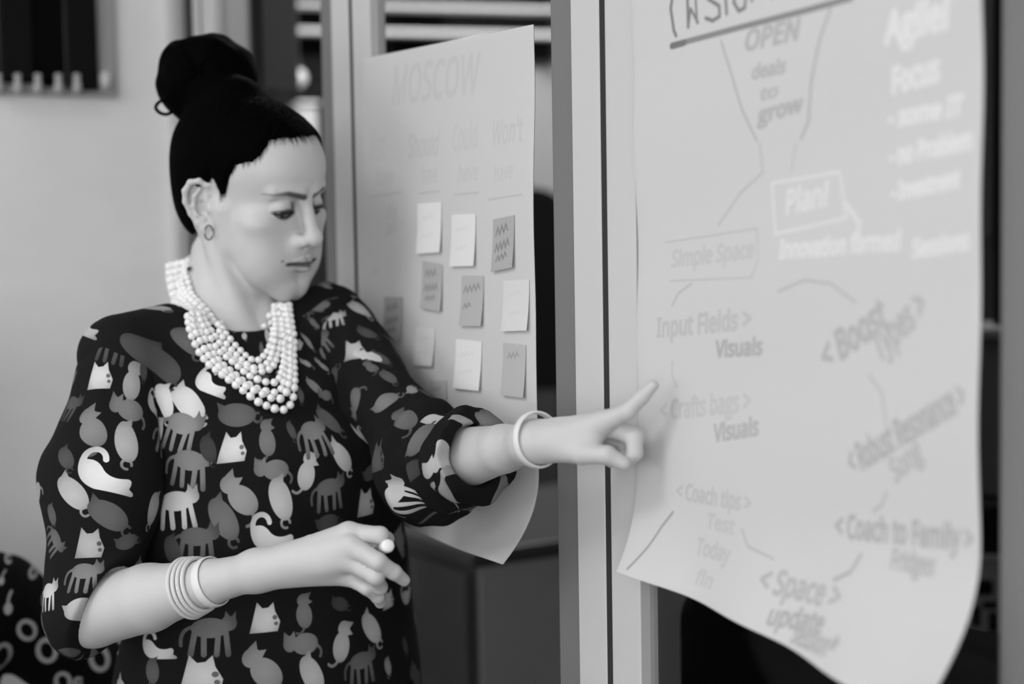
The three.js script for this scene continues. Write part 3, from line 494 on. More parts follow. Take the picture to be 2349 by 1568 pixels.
function headCm(x, y, z) {
  const ax = Math.abs(x); let d = skull(x, y, z);
  d = smin(d, face.mid(x, y, z), 2.2); d = smin(d, face.muzzle(x, y, z), 1.6); d = smin(d, face.jaw(ax, y, z), 1.4); d = smin(d, face.ramus(ax, y, z), 1.6); d = smin(d, face.zyg(ax, y, z), 1.6); d = smin(d, face.cheek(ax, y, z), 1.8);
  d = smin(d, face.chin(x, y, z), 1.9); d = smin(d, face.fill(ax, y, z), 2.0); d = smin(d, face.underchin(x, y, z), 1.2); d = smin(d, face.brow(ax, y, z), 1.2);
  d = smax(d, -face.socket(ax, y, z), 1.3); d = smax(d, -face.inner(ax, y, z), 0.6);
  d = smin(d, face.sill(x, y, z), 1.0); d = smin(d, smin(smin(face.bridge(x, y, z), face.tip(x, y, z), 0.7), smin(face.ala(ax, y, z), face.col(x, y, z), 0.25), 0.45), 0.75);
  d = smax(d, -face.philtrum(x, y, z), 0.4);
  d = smin(d, smin(smin(face.lipU(ax, y, z), face.lipM(x, y, z), 0.2), face.lipL(ax, y, z), 0.12), 0.32); d = smax(d, -face.mouth(ax, y, z), 0.16); d = smax(d, -face.under(x, y, z), 1.1);
  d = smax(d, -face.nostril(ax, y, z), 0.25);
  const qx = ax - EYE.x, qy = y - EYE.y, qz = z - EYE.z, r = Math.sqrt(qx * qx + qy * qy + qz * qz);
  if (r < 3) {
    d = smin(d, r - 1.38, 0.45);
    const u = clamp(qx / 1.25, -1.2, 1.2), slit = Math.max(qy - lidLine(u), lowLine(u) - qy, Math.abs(qx) - 1.28, -qz);
    d = smax(d, -Math.max(slit, r - 1.7), 0.05);
  }
  return smin(d, ear(ax, y, z), 0.35);
}
const headC = H(0, 1, 0);
const headF = (x, y, z) => { const dx = x - headC.x, dy = y - headC.y, dz = z - headC.z, r = Math.sqrt(dx * dx + dy * dy + dz * dz); if (r > 0.2) return r - 0.155; return 0.01 * headCm(hx(x, y, z), hy(x, y, z), hz(x, y, z)); };
// --- neck
const notch = J.neck.clone().add(V(0.035, -0.012, 0.045));
const neckF = (() => {
  const a = cone(H(0, -2.5, -3.1), J.neck, 0.046, 0.051), s1 = cone(H(-6.0, -2.6, -2.0), notch, 0.012, 0.008), s2 = cone(H(6.0, -2.6, -2.0), notch.clone().add(V(0.015, 0, -0.015)), 0.012, 0.008), b = cone(H(0, -4.0, -0.5), J.neck.clone().add(V(0.01, 0, 0.012)), 0.024, 0.038);
  return (x, y, z) => smin(smin(a(x, y, z), b(x, y, z), 0.02), Math.min(s1(x, y, z), s2(x, y, z)), 0.012);
})();
// --- hands: every finger its own chain, rooted in the palm
function handF(wr, arm, mcp, fingers, radii, thumb, rT, kPalm, kF = 0.0012, extra = null, palmR = 0.0115) {
  const palm = mcp.map((m, i) => cone(wr, m, 0.0165, palmR)), th = chain(thumb, rT, 0.004), fs = fingers.map((f, i) => chain([mcp[i], ...f], radii[i], 0.0035));
  const pad = cone(wr.clone().lerp(mcp[1], 0.35), wr.clone().lerp(mcp[2], 0.75), 0.014, 0.0125);
  return (x, y, z) => {
    let d = pad(x, y, z); for (const p of palm) d = smin(d, p(x, y, z), kPalm); d = smin(d, th(x, y, z), 0.009);
    if (extra) d = smin(d, extra(x, y, z), 0.012); let e = 1; for (const f of fs) e = smin(e, f(x, y, z), kF); return smin(d, e, 0.005);
  };
}
const handR = handF(J.wrR, null, [W(800, 1222, 1.642), W(806, 1252, 1.628), W(802, 1285, 1.632), W(792, 1317, 1.65)],
  [[W(872, 1227, 1.628), W(886, 1236, 1.655), W(880, 1248, 1.675)], [W(868, 1288, 1.612), W(904, 1312, 1.622), W(927, 1330, 1.636)], [W(862, 1322, 1.618), W(872, 1346, 1.636), W(862, 1352, 1.655)], [W(842, 1347, 1.638), W(866, 1368, 1.65), W(872, 1382, 1.662)]],
  [[0.0105, 0.0085, 0.0075, 0.0066], [0.0108, 0.0086, 0.0075, 0.0062], [0.0105, 0.0083, 0.0072, 0.0064], [0.0095, 0.0074, 0.0065, 0.0058]],
  [W(625, 1292, 1.69), W(715, 1252, 1.70), W(790, 1240, 1.695), W(846, 1250, 1.685)], [0.015, 0.0115, 0.0095, 0.0078], 0.012);
const handL = handF(J.wrL, null, [W(1382, 968, 1.60), W(1392, 975, 1.615), W(1376, 1006, 1.64), W(1362, 1016, 1.655)],
  [[W(1438, 944, 1.584), W(1472, 911, 1.578), W(1498, 884, 1.574)], [W(1455, 1001, 1.598), W(1456, 1038, 1.592), W(1440, 1058, 1.598)], [W(1432, 1022, 1.622), W(1430, 1050, 1.612), W(1412, 1052, 1.618)], [W(1408, 1034, 1.642), W(1404, 1056, 1.634), W(1388, 1052, 1.638)]],
  [[0.0108, 0.0084, 0.007, 0.0056], [0.0112, 0.0094, 0.0078, 0.0068], [0.0102, 0.0084, 0.0075, 0.0066], [0.0092, 0.0074, 0.0066, 0.006]],
  [W(1262, 1026, 1.625), W(1335, 1040, 1.598), W(1392, 1043, 1.585), W(1430, 1062, 1.584)], [0.0135, 0.0105, 0.009, 0.0072], 0.012, 0.005, cone(W(1250, 1015, 1.625), W(1352, 1008, 1.606), 0.015, 0.0125));
const armR = chain([J.shR, J.elR, J.elR.clone().lerp(J.wrR, 0.35), J.elR.clone().lerp(J.wrR, 0.72), J.wrR], [0.045, 0.039, 0.0365, 0.0235, 0.019], 0.007);
const armL = chain([J.shL, J.elL, J.elL.clone().lerp(J.wrL, 0.35), J.elL.clone().lerp(J.wrL, 0.75), J.wrL], [0.043, 0.037, 0.034, 0.0245, 0.019], 0.007);
// --- torso, in its own turned frame
const TO = W(607, 950, 1.965), TY = 36 * DEG, TC = Math.cos(TY), TS = Math.sin(TY);
const loft = [[0.0, 0.17, 0.13, 0], [0.80, 0.19, 0.145, 0], [0.92, 0.192, 0.14, 0.0], [1.04, 0.178, 0.13, 0.004], [1.14, 0.164, 0.122, 0.01], [1.2, 0.16, 0.122, 0.012], [1.27, 0.152, 0.1, 0.0], [1.33, 0.13, 0.075, -0.018], [1.40, 0.09, 0.055, -0.03]];
function torsoOuter(x, y, z) {
  const dx = x - TO.x, dz = z - TO.z, lx = dx * TC - dz * TS, lz = dx * TS + dz * TC; let i = 1; while (i < loft.length - 1 && loft[i][0] < y) i++;
  const p = loft[i - 1], q = loft[i], t0 = clamp((y - p[0]) / (q[0] - p[0]), 0, 1), t = t0 * t0 * (3 - 2 * t0), a = mix(p[1], q[1], t), b = mix(p[2], q[2], t), zz = lz - mix(p[3], q[3], t);
  const ex = lx / a, ez = zz / b, k0 = Math.sqrt(ex * ex + ez * ez), k1 = Math.sqrt(ex * ex / a / a + ez * ez / b / b) || 1; let d = k0 < 1e-4 ? -b : k0 * (k0 - 1) / k1;
  return smax(d, y - 1.345, 0.05);
}
const yoke = (() => { const a = cone(J.neck.clone().add(V(-0.005, -0.03, -0.005)), J.shR, 0.06, 0.046), b = cone(J.neck.clone().add(V(0.01, -0.03, 0)), J.shL, 0.06, 0.044); return (x, y, z) => smin(a(x, y, z), b(x, y, z), 0.02); })();
const torso = (x, y, z) => smin(torsoOuter(x, y, z), yoke(x, y, z), 0.04);
const crease = (x, y, z, s, amp) => amp * (noise.noise(x * 9 * s + y * 5 * s, y * 7 * s, z * 9 * s) + 0.5 * noise.noise(x * 21 * s, y * 13 * s + x * 9 * s, z * 21 * s + 4));
const neckHole = cone(J.neck.clone().add(V(0.012, -0.05, 0.018)), J.neck.clone().add(V(-0.01, 0.12, -0.01)), 0.066, 0.08);
function blouseF(x, y, z) {
  let d = torso(x, y, z) - 0.004; if (d < 0.05 && d > -0.05) d += crease(x, y, z, 1, 0.0055) * sstep(1.40, 1.25, y);
  return smax(smax(d, -neckHole(x, y, z), 0.008), 0.80 - y, 0.01);
}
const dirR = J.wrR.clone().sub(J.elR).normalize(), cutR = W(222, 1390, 1.77), nR = V(0.8, -0.42, 0.42).normalize();
const slR = chain([J.shR, J.shR.clone().lerp(J.elR, 0.5).add(V(-0.008, 0, 0)), J.elR.clone().add(V(-0.002, 0, 0))], [0.0475, 0.058, 0.051], 0.05), slR2 = cone(J.elR, J.elR.clone().addScaledVector(dirR, 0.09), 0.051, 0.046), hollowR = cone(J.elR.clone().addScaledVector(dirR, 0.012), J.elR.clone().addScaledVector(dirR, 0.08), 0.036, 0.046);
const sleeveRF = (x, y, z) => { const pl = (x - cutR.x) * nR.x + (y - cutR.y) * nR.y + (z - cutR.z) * nR.z; let d = smin(slR(x, y, z), slR2(x, y, z), 0.02); if (d < 0.04) d += crease(x, y, z, 1.3, 0.006); d = smax(d, pl, 0.006); return smax(d, -hollowR(x, y, z), 0.004); };
const dirL = J.wrL.clone().sub(J.elL).normalize(), cutN = dirL.clone().add(V(0.45, 0.05, 0)).normalize(), endL = J.elL.clone().addScaledVector(dirL, 0.125);
const slL = chain([J.shL, J.elL, endL, endL.clone().addScaledVector(dirL, 0.05)], [0.0455, 0.05, 0.044, 0.05], 0.04), hollowL = cone(J.elL.clone().addScaledVector(dirL, 0.095), J.elL.clone().addScaledVector(dirL, 0.185), 0.030, 0.052);
const flap = cone(W(1080, 1118, 1.755), W(1158, 1146, 1.735), 0.012, 0.01);
const sleeveLF = (x, y, z) => {
  let d = slL(x, y, z); const s = ((x - J.elL.x) * dirL.x + (y - J.elL.y) * dirL.y + (z - J.elL.z) * dirL.z), pl = (x - endL.x) * cutN.x + (y - endL.y) * cutN.y + (z - endL.z) * cutN.z;
  if (d < 0.04) { d += crease(x, y, z, 1.7, 0.0105); d -= 0.0045 * Math.sin(s * 150) * sstep(-0.03, 0.03, s); }
  d = smin(d, flap(x, y, z), 0.015); d = smax(d, pl + 0.012 + 0.005 * Math.sin(y * 120), 0.006); return smax(d, -hollowL(x, y, z), 0.004);
};
// --- the whole body as one field
const legs = (() => { const h = (s) => V(TO.x + TC * 0.095 * s, 0.86, TO.z - TS * 0.095 * s), a = (s) => V(TO.x + TC * 0.1 * s, 0.09, TO.z - TS * 0.1 * s), f = (s) => [cone(h(s), V((h(s).x + a(s).x) / 2, 0.48, (h(s).z + a(s).z) / 2 + 0.01), 0.085, 0.055), cone(V((h(s).x + a(s).x) / 2, 0.48, (h(s).z + a(s).z) / 2 + 0.01), a(s), 0.055, 0.036)]; const L = [...f(1), ...f(-1)]; return { f: (x, y, z) => smin(smin(L[0](x, y, z), L[1](x, y, z), 0.03), smin(L[2](x, y, z), L[3](x, y, z), 0.03), 0.02), a }; })();
const inBox = (pts, m) => { const b = new THREE.Box3().setFromPoints(pts).expandByScalar(m); return b; };
const bR = inBox([J.wrR, W(927, 1340, 1.62), W(800, 1210, 1.7), W(870, 1390, 1.66)], 0.03), bL = inBox([J.wrL, W(1500, 880, 1.57), W(1440, 1070, 1.6), W(1360, 1016, 1.66)], 0.03);
const boxD = (b, x, y, z) => { const dx = Math.max(b.min.x - x, 0, x - b.max.x), dy = Math.max(b.min.y - y, 0, y - b.max.y), dz = Math.max(b.min.z - z, 0, z - b.max.z); return Math.sqrt(dx * dx + dy * dy + dz * dz); };
function bodyF(x, y, z) {
  let d = smin(smin(headF(x, y, z), neckF(x, y, z), 0.009), torso(x, y, z) + 0.007, 0.02);
  let a = armR(x, y, z), e = boxD(bR, x, y, z); a = smin(a, e > 0 ? e + 0.012 : handR(x, y, z), 0.012);
  let b = armL(x, y, z); e = boxD(bL, x, y, z); b = smin(b, e > 0 ? e + 0.012 : handL(x, y, z), 0.012);
  d = Math.min(d, Math.min(a, b)); return smin(d, legs.f(x, y, z), 0.01);
}
// --- vertex tones of the skin: lips, brows, lids, hair roots, a mole; painted shade at the inner eye corners
function hairline(phi) { const k = [[0, 9.4], [25, 9.2], [36, 8.9], [43, 7.4], [50, 6.5], [58, 6.2], [66, 5.7], [73, 3.6], [77, 1.8], [83, 1.3], [88, 3.0], [92, 3.6], [104, 1.6], [116, -2.5], [132, -6.0], [180, -7.6]]; for (let i = 1; i < k.length; i++) if (phi <= k[i][0]) { const t = (phi - k[i - 1][0]) / (k[i][0] - k[i - 1][0]); return mix(k[i - 1][1], k[i][1], t); } return -7.6; }
const segD = (x, y, ax, ay, bx, by) => { const dx = bx - ax, dy = by - ay, h = clamp(((x - ax) * dx + (y - ay) * dy) / (dx * dx + dy * dy), 0, 1); return [Math.hypot(x - ax - dx * h, y - ay - dy * h), h]; };
const SKIN = 0.51;
function skinTone(wx, wy, wz) {
  const x = hx(wx, wy, wz), y = hy(wx, wy, wz), z = hz(wx, wy, wz), ax = Math.abs(x); let c = SKIN * (1 + 0.03 * noise.noise(wx * 60, wy * 60, wz * 60));
  if (y < -13 || Math.hypot(x, y, z) > 18) return c;
  if (z > 5) {
    const [d1, h1] = segD(ax, y, 0.85, 2.6, 3.0, 3.1), [d2, h2] = segD(ax, y, 3.0, 3.1, 5.0, 2.8), th = d1 < d2 ? mix(0.38, 0.3, h1) : mix(0.3, 0.1, h2), dd = Math.min(d1, d2);
    c = mix(c, 0.035, (d1 < d2 ? 0.93 : mix(0.9, 0.45, h2)) * sstep(th + 0.18, th - 0.18, dd));
    const lip = Math.min(face.lipU(ax, y, z), face.lipM(x, y, z), face.lipL(ax, y, z)); if (z > 7 && y < -4.4 && y > -7.2) c *= mix(1, y > -5.6 ? 0.62 : 0.75, sstep(0.16, 0.0, lip)) * mix(1, 0.22, sstep(0.34, 0.02, face.mouth(ax, y, z)));
    const qx = ax - EYE.x, qy = y - EYE.y, u = qx / 1.25, up = qy - lidLine(u), lo = lowLine(u) - qy;
    if (Math.abs(u) < 1.45) { const band = Math.max(up, lo); c *= mix(1, 0.12, sstep(0.5, 0.1, band) * sstep(1.45, 1.1, Math.abs(u))); c *= mix(1, 0.25, sstep(0.85, 0.2, Math.hypot((ax - 1.5) * 1.3, (y - 1.2) * 0.7))); if (up > 0) c *= mix(1, 0.8, sstep(1.0, 0.3, up) * sstep(1.4, 0.9, Math.abs(u))); }  // inner eye corner: make-up together with shade painted into the colour
    if (Math.hypot(x + 3.1, y + 5.1) < 0.4) c *= mix(1, 0.45, sstep(0.3, 0.1, Math.hypot(x + 3.1, y + 5.1)));
  }
  const phi = Math.atan2(ax, z) / DEG, n = 0.7 * noise.noise(phi * 0.35, y * 0.25, 3) + 0.3 * noise.noise(phi * 1.1, y * 0.4, 8), up = y - hairline(phi) + n;
  if (!(ax > 6.2 && z < 1.2 && ear(ax, y, z) < 0.25)) c = mix(c, 0.006, sstep(-0.9, 0.35, up));
  return c;
}
// --- build
const foot = V(TO.x, 0, TO.z), woman = group('person', foot);
tag(woman, 'woman with a dark hair bun in cat print blouse pointing at the large sheet', 'person');
const put = (name, geo, m, parent = woman) => { const o = mesh(name, shift(geo, foot), m, parent); return o; };
{
  const t0 = Date.now();
  const wb = (lo, hi) => [lo, hi], hb = inBox([H(8.5, 14, 12), H(-8.5, 14, 12), H(8.5, -12, 12), H(-8.5, -12, 12), H(8.5, 14, -12), H(-8.5, 14, -12), H(8.5, -12, -8), H(-8.5, -12, -8)], 0.0);
  const clip = (b) => (x, y, z) => Math.max(bodyF(x, y, z), b.min.x - x, x - b.max.x, b.min.y - y, y - b.max.y, b.min.z - z, z - b.max.z);
  const parts = [];
  // grids of different fineness over one field; each is open where the next one takes over
  hb.min.y = Math.max(hb.min.y, J.neck.y + 0.03);
  const cellH = 0.0017, cellB = 0.008;
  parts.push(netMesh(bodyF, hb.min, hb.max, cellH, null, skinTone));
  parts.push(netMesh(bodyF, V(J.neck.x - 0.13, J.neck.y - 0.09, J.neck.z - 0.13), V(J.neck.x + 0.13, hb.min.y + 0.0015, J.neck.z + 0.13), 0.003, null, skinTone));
  for (const [a, b, bx] of [[J.elR, J.wrR, bR], [J.elL, J.wrL, bL]]) { const box = inBox([a, b], 0.05).union(bx); parts.push(netMesh((x, y, z) => { let d = bodyF(x, y, z); return d; }, box.min, box.max, 0.0022, null, () => SKIN)); }
  const all = mergeGeometries(parts.map((g) => { g.deleteAttribute('uv'); return g; }));
  const lower = netMesh((x, y, z) => Math.max(bodyF(x, y, z), y - J.neck.y + 0.03), V(foot.x - 0.3, 0.02, foot.z - 0.3), V(foot.x + 0.3, J.neck.y, foot.z + 0.3), 0.01, null, () => SKIN);
  const skinMat = new THREE.MeshPhysicalMaterial({ vertexColors: true, color: 0xffffff, roughness: 0.52, sheen: 0.15, sheenColor: 0xffffff, sheenRoughness: 0.5 });
  put('body', mergeGeometries([all, lower]), skinMat);
  console.log('body', Date.now() - t0, 'ms', all.attributes.position.count);
}
// hair: slicked back from the hairline into a bun
{
  const t0 = Date.now(), bunC = W(474, 172, 2.03);
  const b1 = ell(0, 0, 0, 0.058, 0.049, 0.056), b2 = ell(-0.018, -0.012, 0, 0.044, 0.045, 0.05), b3 = ell(0.02, 0.008, 0.006, 0.04, 0.038, 0.045), b4 = ell(-0.03, 0.018, 0, 0.026, 0.022, 0.03);
  const stem = cone(bunC.clone().add(V(0.0, -0.03, 0.005)), H(0.5, 11.0, -4.5), 0.042, 0.035);
  const hairF = (x, y, z) => {
    const X = hx(x, y, z), Y = hy(x, y, z), Z = hz(x, y, z), ax = Math.abs(X), phi = Math.atan2(ax, Z) / DEG, up = Y - hairline(phi) + 0.25 * noise.noise(phi * 0.4, Y * 0.3, 1), groove = 0.02 * Math.sin(phi * 1.9 + Y * 1.4);
    let d = skull(X, Y, Z) - clamp(up * 0.22 + 0.05, -0.2, 0.42) + groove; d = Math.max(d, -up * 0.5); d *= 0.01;
    const px = x - bunC.x, py = y - bunC.y, pz = z - bunC.z, r = Math.sqrt(px * px + py * py + pz * pz); if (r > 0.14) return d;
    let b = smin(smin(b1(px, py, pz), b2(px, py, pz), 0.012), smin(b3(px, py, pz), b4(px, py, pz), 0.012), 0.012) + 0.0016 * Math.sin(Math.atan2(py, px) * 5 + r * 190) + 0.003 * noise.noise(x * 40, y * 40, z * 40);
    b = smin(b, stem(x, y, z), 0.012); return smin(d, b, 0.014);
  };
  const bb = inBox([H(9, 14, 11), H(-9, 14, 11), H(9, -9, 11), H(-9, -9, 11), H(9, 14, -12), H(-9, 14, -12), H(9, -9, -12), H(-9, -9, -12), bunC.clone().addScalar(0.07), bunC.clone().addScalar(-0.07)], 0.002);
  const hair = put('hair', netMesh(hairF, bb.min, bb.max, 0.0026), new THREE.MeshPhysicalMaterial({ color: new THREE.Color().setRGB(0.0008, 0.0008, 0.0008), roughness: 0.75, specularIntensity: 0.04 }));
  const curl = tube([W(388, 232, 2.0), W(368, 232, 2.0), W(357, 246, 2.0), W(366, 258, 2.0), W(382, 262, 2.0), W(396, 256, 2.005)], 0.0022, 30, 7); put('loose_curl', curl, hair.material, hair);
  console.log('hair', Date.now() - t0);
}
// eyes and lashes
for (const s of [-1, 1]) {
  const e = new THREE.SphereGeometry(1.27, 40, 28), col = [], p = e.attributes.position, gz = V(0.12 * s, -0.34, 0.93).normalize();
  for (let i = 0; i < p.count; i++) { const a = Math.acos(clamp(V(p.getX(i), p.getY(i), p.getZ(i)).normalize().dot(gz), -1, 1)) / DEG, c = a < 10 ? 0.004 : a < 28 ? 0.02 : a < 31 ? 0.012 : 0.5; col.push(c, c, c); }
  e.setAttribute('color', new THREE.Float32BufferAttribute(col, 3)); e.translate(EYE.x * s, EYE.y, EYE.z).applyMatrix4(HEAD);
  const eye = put('eye', e, new THREE.MeshPhysicalMaterial({ vertexColors: true, roughness: 0.1, clearcoat: 1 }));
  const P = [], I = [], n = 22, m = 4;
  for (let j = 0; j <= m; j++) for (let i = 0; i <= n; i++) {
    const u = mix(-1.02, 1.08, i / n), qx = u * 1.2, y0 = lidLine(u), z0 = Math.sqrt(Math.max(0.05, 1.38 * 1.38 - qx * qx - y0 * y0)), k = j / m, len = 1.0 * (0.55 + 0.45 * sstep(-1, 0.6, u)) * (0.75 + 0.25 * (i % 2));
    P.push(s * (EYE.x + qx * (1 + 0.14 * k)), EYE.y + y0 - 0.30 * len * k + 0.55 * len * k * k * 0.5, EYE.z + z0 + len * k * 0.9 - 0.02);
  }
  for (let j = 0; j < m; j++) for (let i = 0; i < n; i++) { const a = j * (n + 1) + i; I.push(a, a + 1, a + n + 2, a, a + n + 2, a + n + 1); }
  const g = new THREE.BufferGeometry(); g.setAttribute('position', new THREE.Float32BufferAttribute(P, 3)); g.setIndex(I); g.computeVertexNormals(); g.applyMatrix4(HEAD);
  put('eyelashes', g, new THREE.MeshStandardMaterial({ color: 0x050505, roughness: 0.9, side: THREE.DoubleSide }), eye);
}

// ------------------------------------------------------------------ blouse with its print of plain cats
function cat(g, kind, x, y, size, rot, tone) {
  g.save(); g.translate(x, y); g.rotate(rot * DEG); g.scale(size, size); const ink = g.createRadialGradient(0.08, 0.02, 0.05, 0, 0, 0.55); ink.addColorStop(0, G(tone)); ink.addColorStop(0.55, G(tone * 0.93)); ink.addColorStop(1, G(tone * 0.72)); g.fillStyle = g.strokeStyle = ink; g.lineCap = 'round'; g.lineJoin = 'round';
  const el = (a, b, rx, ry, r = 0) => { g.beginPath(); g.ellipse(a, b, rx, ry, r, 0, 6.2832); g.fill(); }, path = (p) => { g.beginPath(); p.forEach(([a, b], i) => i ? g.lineTo(a, b) : g.moveTo(a, b)); g.closePath(); g.fill(); };
  if (kind === 0) { el(0.12, 0.02, 0.34, 0.24); el(-0.28, -0.02, 0.17, 0.18); path([[-0.44, -0.1], [-0.42, -0.3], [-0.28, -0.18]]); path([[-0.28, -0.18], [-0.16, -0.3], [-0.12, -0.1]]); g.lineWidth = 0.07; g.beginPath(); g.moveTo(0.42, 0.08); g.quadraticCurveTo(0.6, 0.2, 0.5, 0.34); g.stroke(); }
  if (kind === 1) { g.beginPath(); g.moveTo(-0.46, -0.12); g.quadraticCurveTo(-0.45, 0.3, -0.1, 0.34); g.lineTo(0.44, 0.3); g.quadraticCurveTo(0.56, 0.3, 0.5, 0.22); g.lineTo(0.42, 0.18); g.quadraticCurveTo(0.46, 0.0, 0.34, 0.02); g.quadraticCurveTo(0.08, 0.12, -0.06, -0.02); g.quadraticCurveTo(-0.18, -0.16, -0.3, -0.14); g.closePath(); g.fill(); g.lineWidth = 0.1; g.beginPath(); g.moveTo(-0.4, -0.08); g.bezierCurveTo(-0.46, -0.36, -0.14, -0.44, -0.08, -0.2); g.stroke(); }
  if (kind === 2) { path([[-0.42, 0.42], [-0.26, -0.4], [-0.1, -0.24], [0.06, -0.26], [0.2, -0.4], [0.26, -0.16], [0.42, 0.1], [0.36, 0.36]]); g.fillStyle = G(tone * 0.5); el(0.26, 0.0, 0.07, 0.06); el(0.3, 0.16, 0.06, 0.05); }
  if (kind === 3) { el(0, -0.14, 0.36, 0.2); el(0.36, -0.22, 0.16, 0.15); path([[0.26, -0.3], [0.3, -0.48], [0.4, -0.34]]); path([[0.4, -0.34], [0.5, -0.46], [0.5, -0.24]]); g.lineWidth = 0.11; for (const [a, b] of [[-0.28, -0.34], [-0.12, -0.1], [0.16, 0.14], [0.3, 0.36]]) { g.beginPath(); g.moveTo(a, -0.08); g.lineTo(b, 0.38); g.stroke(); } g.lineWidth = 0.07; g.beginPath(); g.moveTo(-0.34, -0.16); g.quadraticCurveTo(-0.56, -0.1, -0.52, 0.2); g.stroke(); }
  if (kind === 4) { el(0, 0, 0.46, 0.25); path([[-0.44, -0.04], [-0.5, -0.24], [-0.28, -0.16]]); g.lineWidth = 0.06; g.beginPath(); g.arc(0.5, 0.06, 0.1, 0, 5); g.stroke(); }
  g.restore();
}
const TSPAN = 2 * Math.PI * 0.16;
const torsoUV = (x, y, z) => { const dx = x - TO.x, dz = z - TO.z, rho = Math.hypot(dx, dz); return [Math.atan2(dx * TC - dz * TS, dx * TS + dz * TC) / (2 * Math.PI) + 0.5, (y - 0.75 - 0.6 * (rho - 0.13) * sstep(1.22, 1.32, y)) / 0.66]; };
function limbUV(a, b, rad, len) {             // around and along a sleeve, the seam on the side that faces the body
  const ax = b.clone().sub(a).normalize(), ref = V(0, 0, 1).addScaledVector(ax, -ax.z).normalize(), bi = ax.clone().cross(ref);
  return (x, y, z) => { const q = V(x, y, z).sub(a), s = q.dot(ax); return [0.5 - Math.atan2(q.dot(bi), q.dot(ref)) / (2 * Math.PI), 1 - (s + 0.08) / len]; };
}
const uvR = limbUV(J.shR, J.elR, 0.058, 0.46), uvL = limbUV(J.shL, J.elL, 0.05, 0.52);
// each cat: place on the cloth (thousandths of its length and height), kind, size in mm, turn, tone
const PRINT = { torso: [[320,785,4,56,35,195],[344,834,1,57,18,212],[224,951,4,33,-15,150],[292,908,4,49,42,95],[285,839,4,47,55,75],[292,781,4,38,70,200],[315,740,3,53,10,128],[283,736,4,32,95,180],[383,714,2,42,0,195],[427,729,0,45,80,108],[385,769,4,58,0,92],[331,681,3,57,8,118],[316,610,3,57,-6,185],[354,712,4,35,60,58],[431,675,0,49,0,118],[391,633,0,61,42,138],[442,622,4,56,72,180],[479,667,0,50,100,182],[532,685,4,47,52,190],[497,723,3,53,-4,122],[534,750,4,46,45,88],[593,726,1,50,26,208],[629,765,4,33,62,138],[510,624,3,50,-4,105],[588,648,4,36,-20,80],[577,596,2,42,4,182],[372,592,4,58,60,100],[431,564,1,62,4,210],[507,572,4,37,-10,68],[340,551,3,53,0,92],[419,419,2,44,4,188],[469,423,0,45,80,112],[463,367,0,52,0,115],[356,394,3,57,0,104],[574,368,4,50,52,168],[523,358,0,54,100,162],[610,411,2,30,0,178],[522,425,4,32,20,64],[552,305,3,51,0,95],[414,333,0,63,42,134],[476,310,4,54,62,168],[349,328,2,54,0,184],[301,373,1,43,0,186],[298,331,4,31,80,82],[597,291,4,24,85,128],[656,975,0,27,120,96],[651,915,3,37,40,108],[580,881,0,32,70,124],[599,835,4,37,60,130],[624,806,4,35,62,150],[714,1021,4,24,20,120],[366,962,4,21,30,170],[421,935,4,25,70,90],[273,654,4,31,80,60],[313,539,4,36,70,70],[395,516,4,30,0,90],[641,312,4,24,85,60],[668,1010,3,31,70,80],[699,995,0,30,-20,105],[594,945,4,32,70,120],[683,955,3,28,40,92],[540,895,0,30,20,135],[616,905,4,30,-40,110],[525,828,4,36,50,118],[664,882,3,29,60,96],[543,803,0,33,10,100],[491,808,4,26,80,84],[688,917,4,26,20,70],[463,738,4,23,70,74],[590,770,4,26,40,100]],
  right: [[468,753,2,40,0,186],[586,748,0,50,88,150],[573,677,0,51,8,115],[468,622,0,56,52,120],[578,592,4,52,80,165],[532,512,1,63,12,212],[445,458,4,48,48,162],[550,410,4,53,26,92],[501,343,2,41,0,160],[623,354,4,33,-20,80],[365,347,3,35,60,90],[492,263,3,43,0,112],[495,187,4,44,-18,165],[327,857,4,23,0,150],[499,829,3,49,10,75],[419,541,4,30,60,70],[370,408,4,25,80,80],[627,777,4,25,80,70]],
  left: [[546,344,0,47,78,92],[621,273,1,38,22,172],[546,239,4,36,-28,98],[548,117,0,30,20,165],[654,441,4,28,-52,140],[632,583,4,34,60,72],[685,193,4,26,62,112],[666,184,4,24,75,122],[528,99,1,28,-30,140],[598,502,4,31,72,82],[643,675,4,32,50,66],[565,561,0,31,70,90],[718,434,4,25,30,70],[617,177,4,19,40,150],[475,201,4,33,10,60]] };
function printTex(list, w, h, sx) {
  return canvasTex(w, h, (g) => {
    g.fillStyle = G(23); g.fillRect(0, 0, w, h);
    const S0 = seed; seed = 91; const pts = [], spots = [];
    for (const [u, v, kind, size, rot, tone] of list) spots.push([u / 1000 * w, (1 - v / 1000) * h, kind, size / 1000 * sx, rot, tone]);
    for (const s of spots) pts.push([s[0], s[1], s[3]]);
    for (let i = 0; i < 900; i++) { const x = rnd() * w, y = rnd() * h, s = (70 + rnd() * 40) * 1.9 / FP * sx; if (pts.every((p) => Math.hypot(p[0] - x, p[1] - y) > (p[2] + s) * 0.5)) { pts.push([x, y, s]); spots.push([x, y, Math.floor(rnd() * 5), s, rnd() * 120 - 30, 70 + rnd() * 110]); } }
    for (const [x, y, kind, size, rot, tone] of spots) for (const o of [0, w, -w]) cat(g, kind, x + o, y, size, rot, Math.min(250, tone * 1.1));
    seed = S0;
  }, true);
}
const cloth = (tex) => new THREE.MeshPhysicalMaterial({ map: tex, roughness: 0.95, specularIntensity: 0.25 });
let blouse;
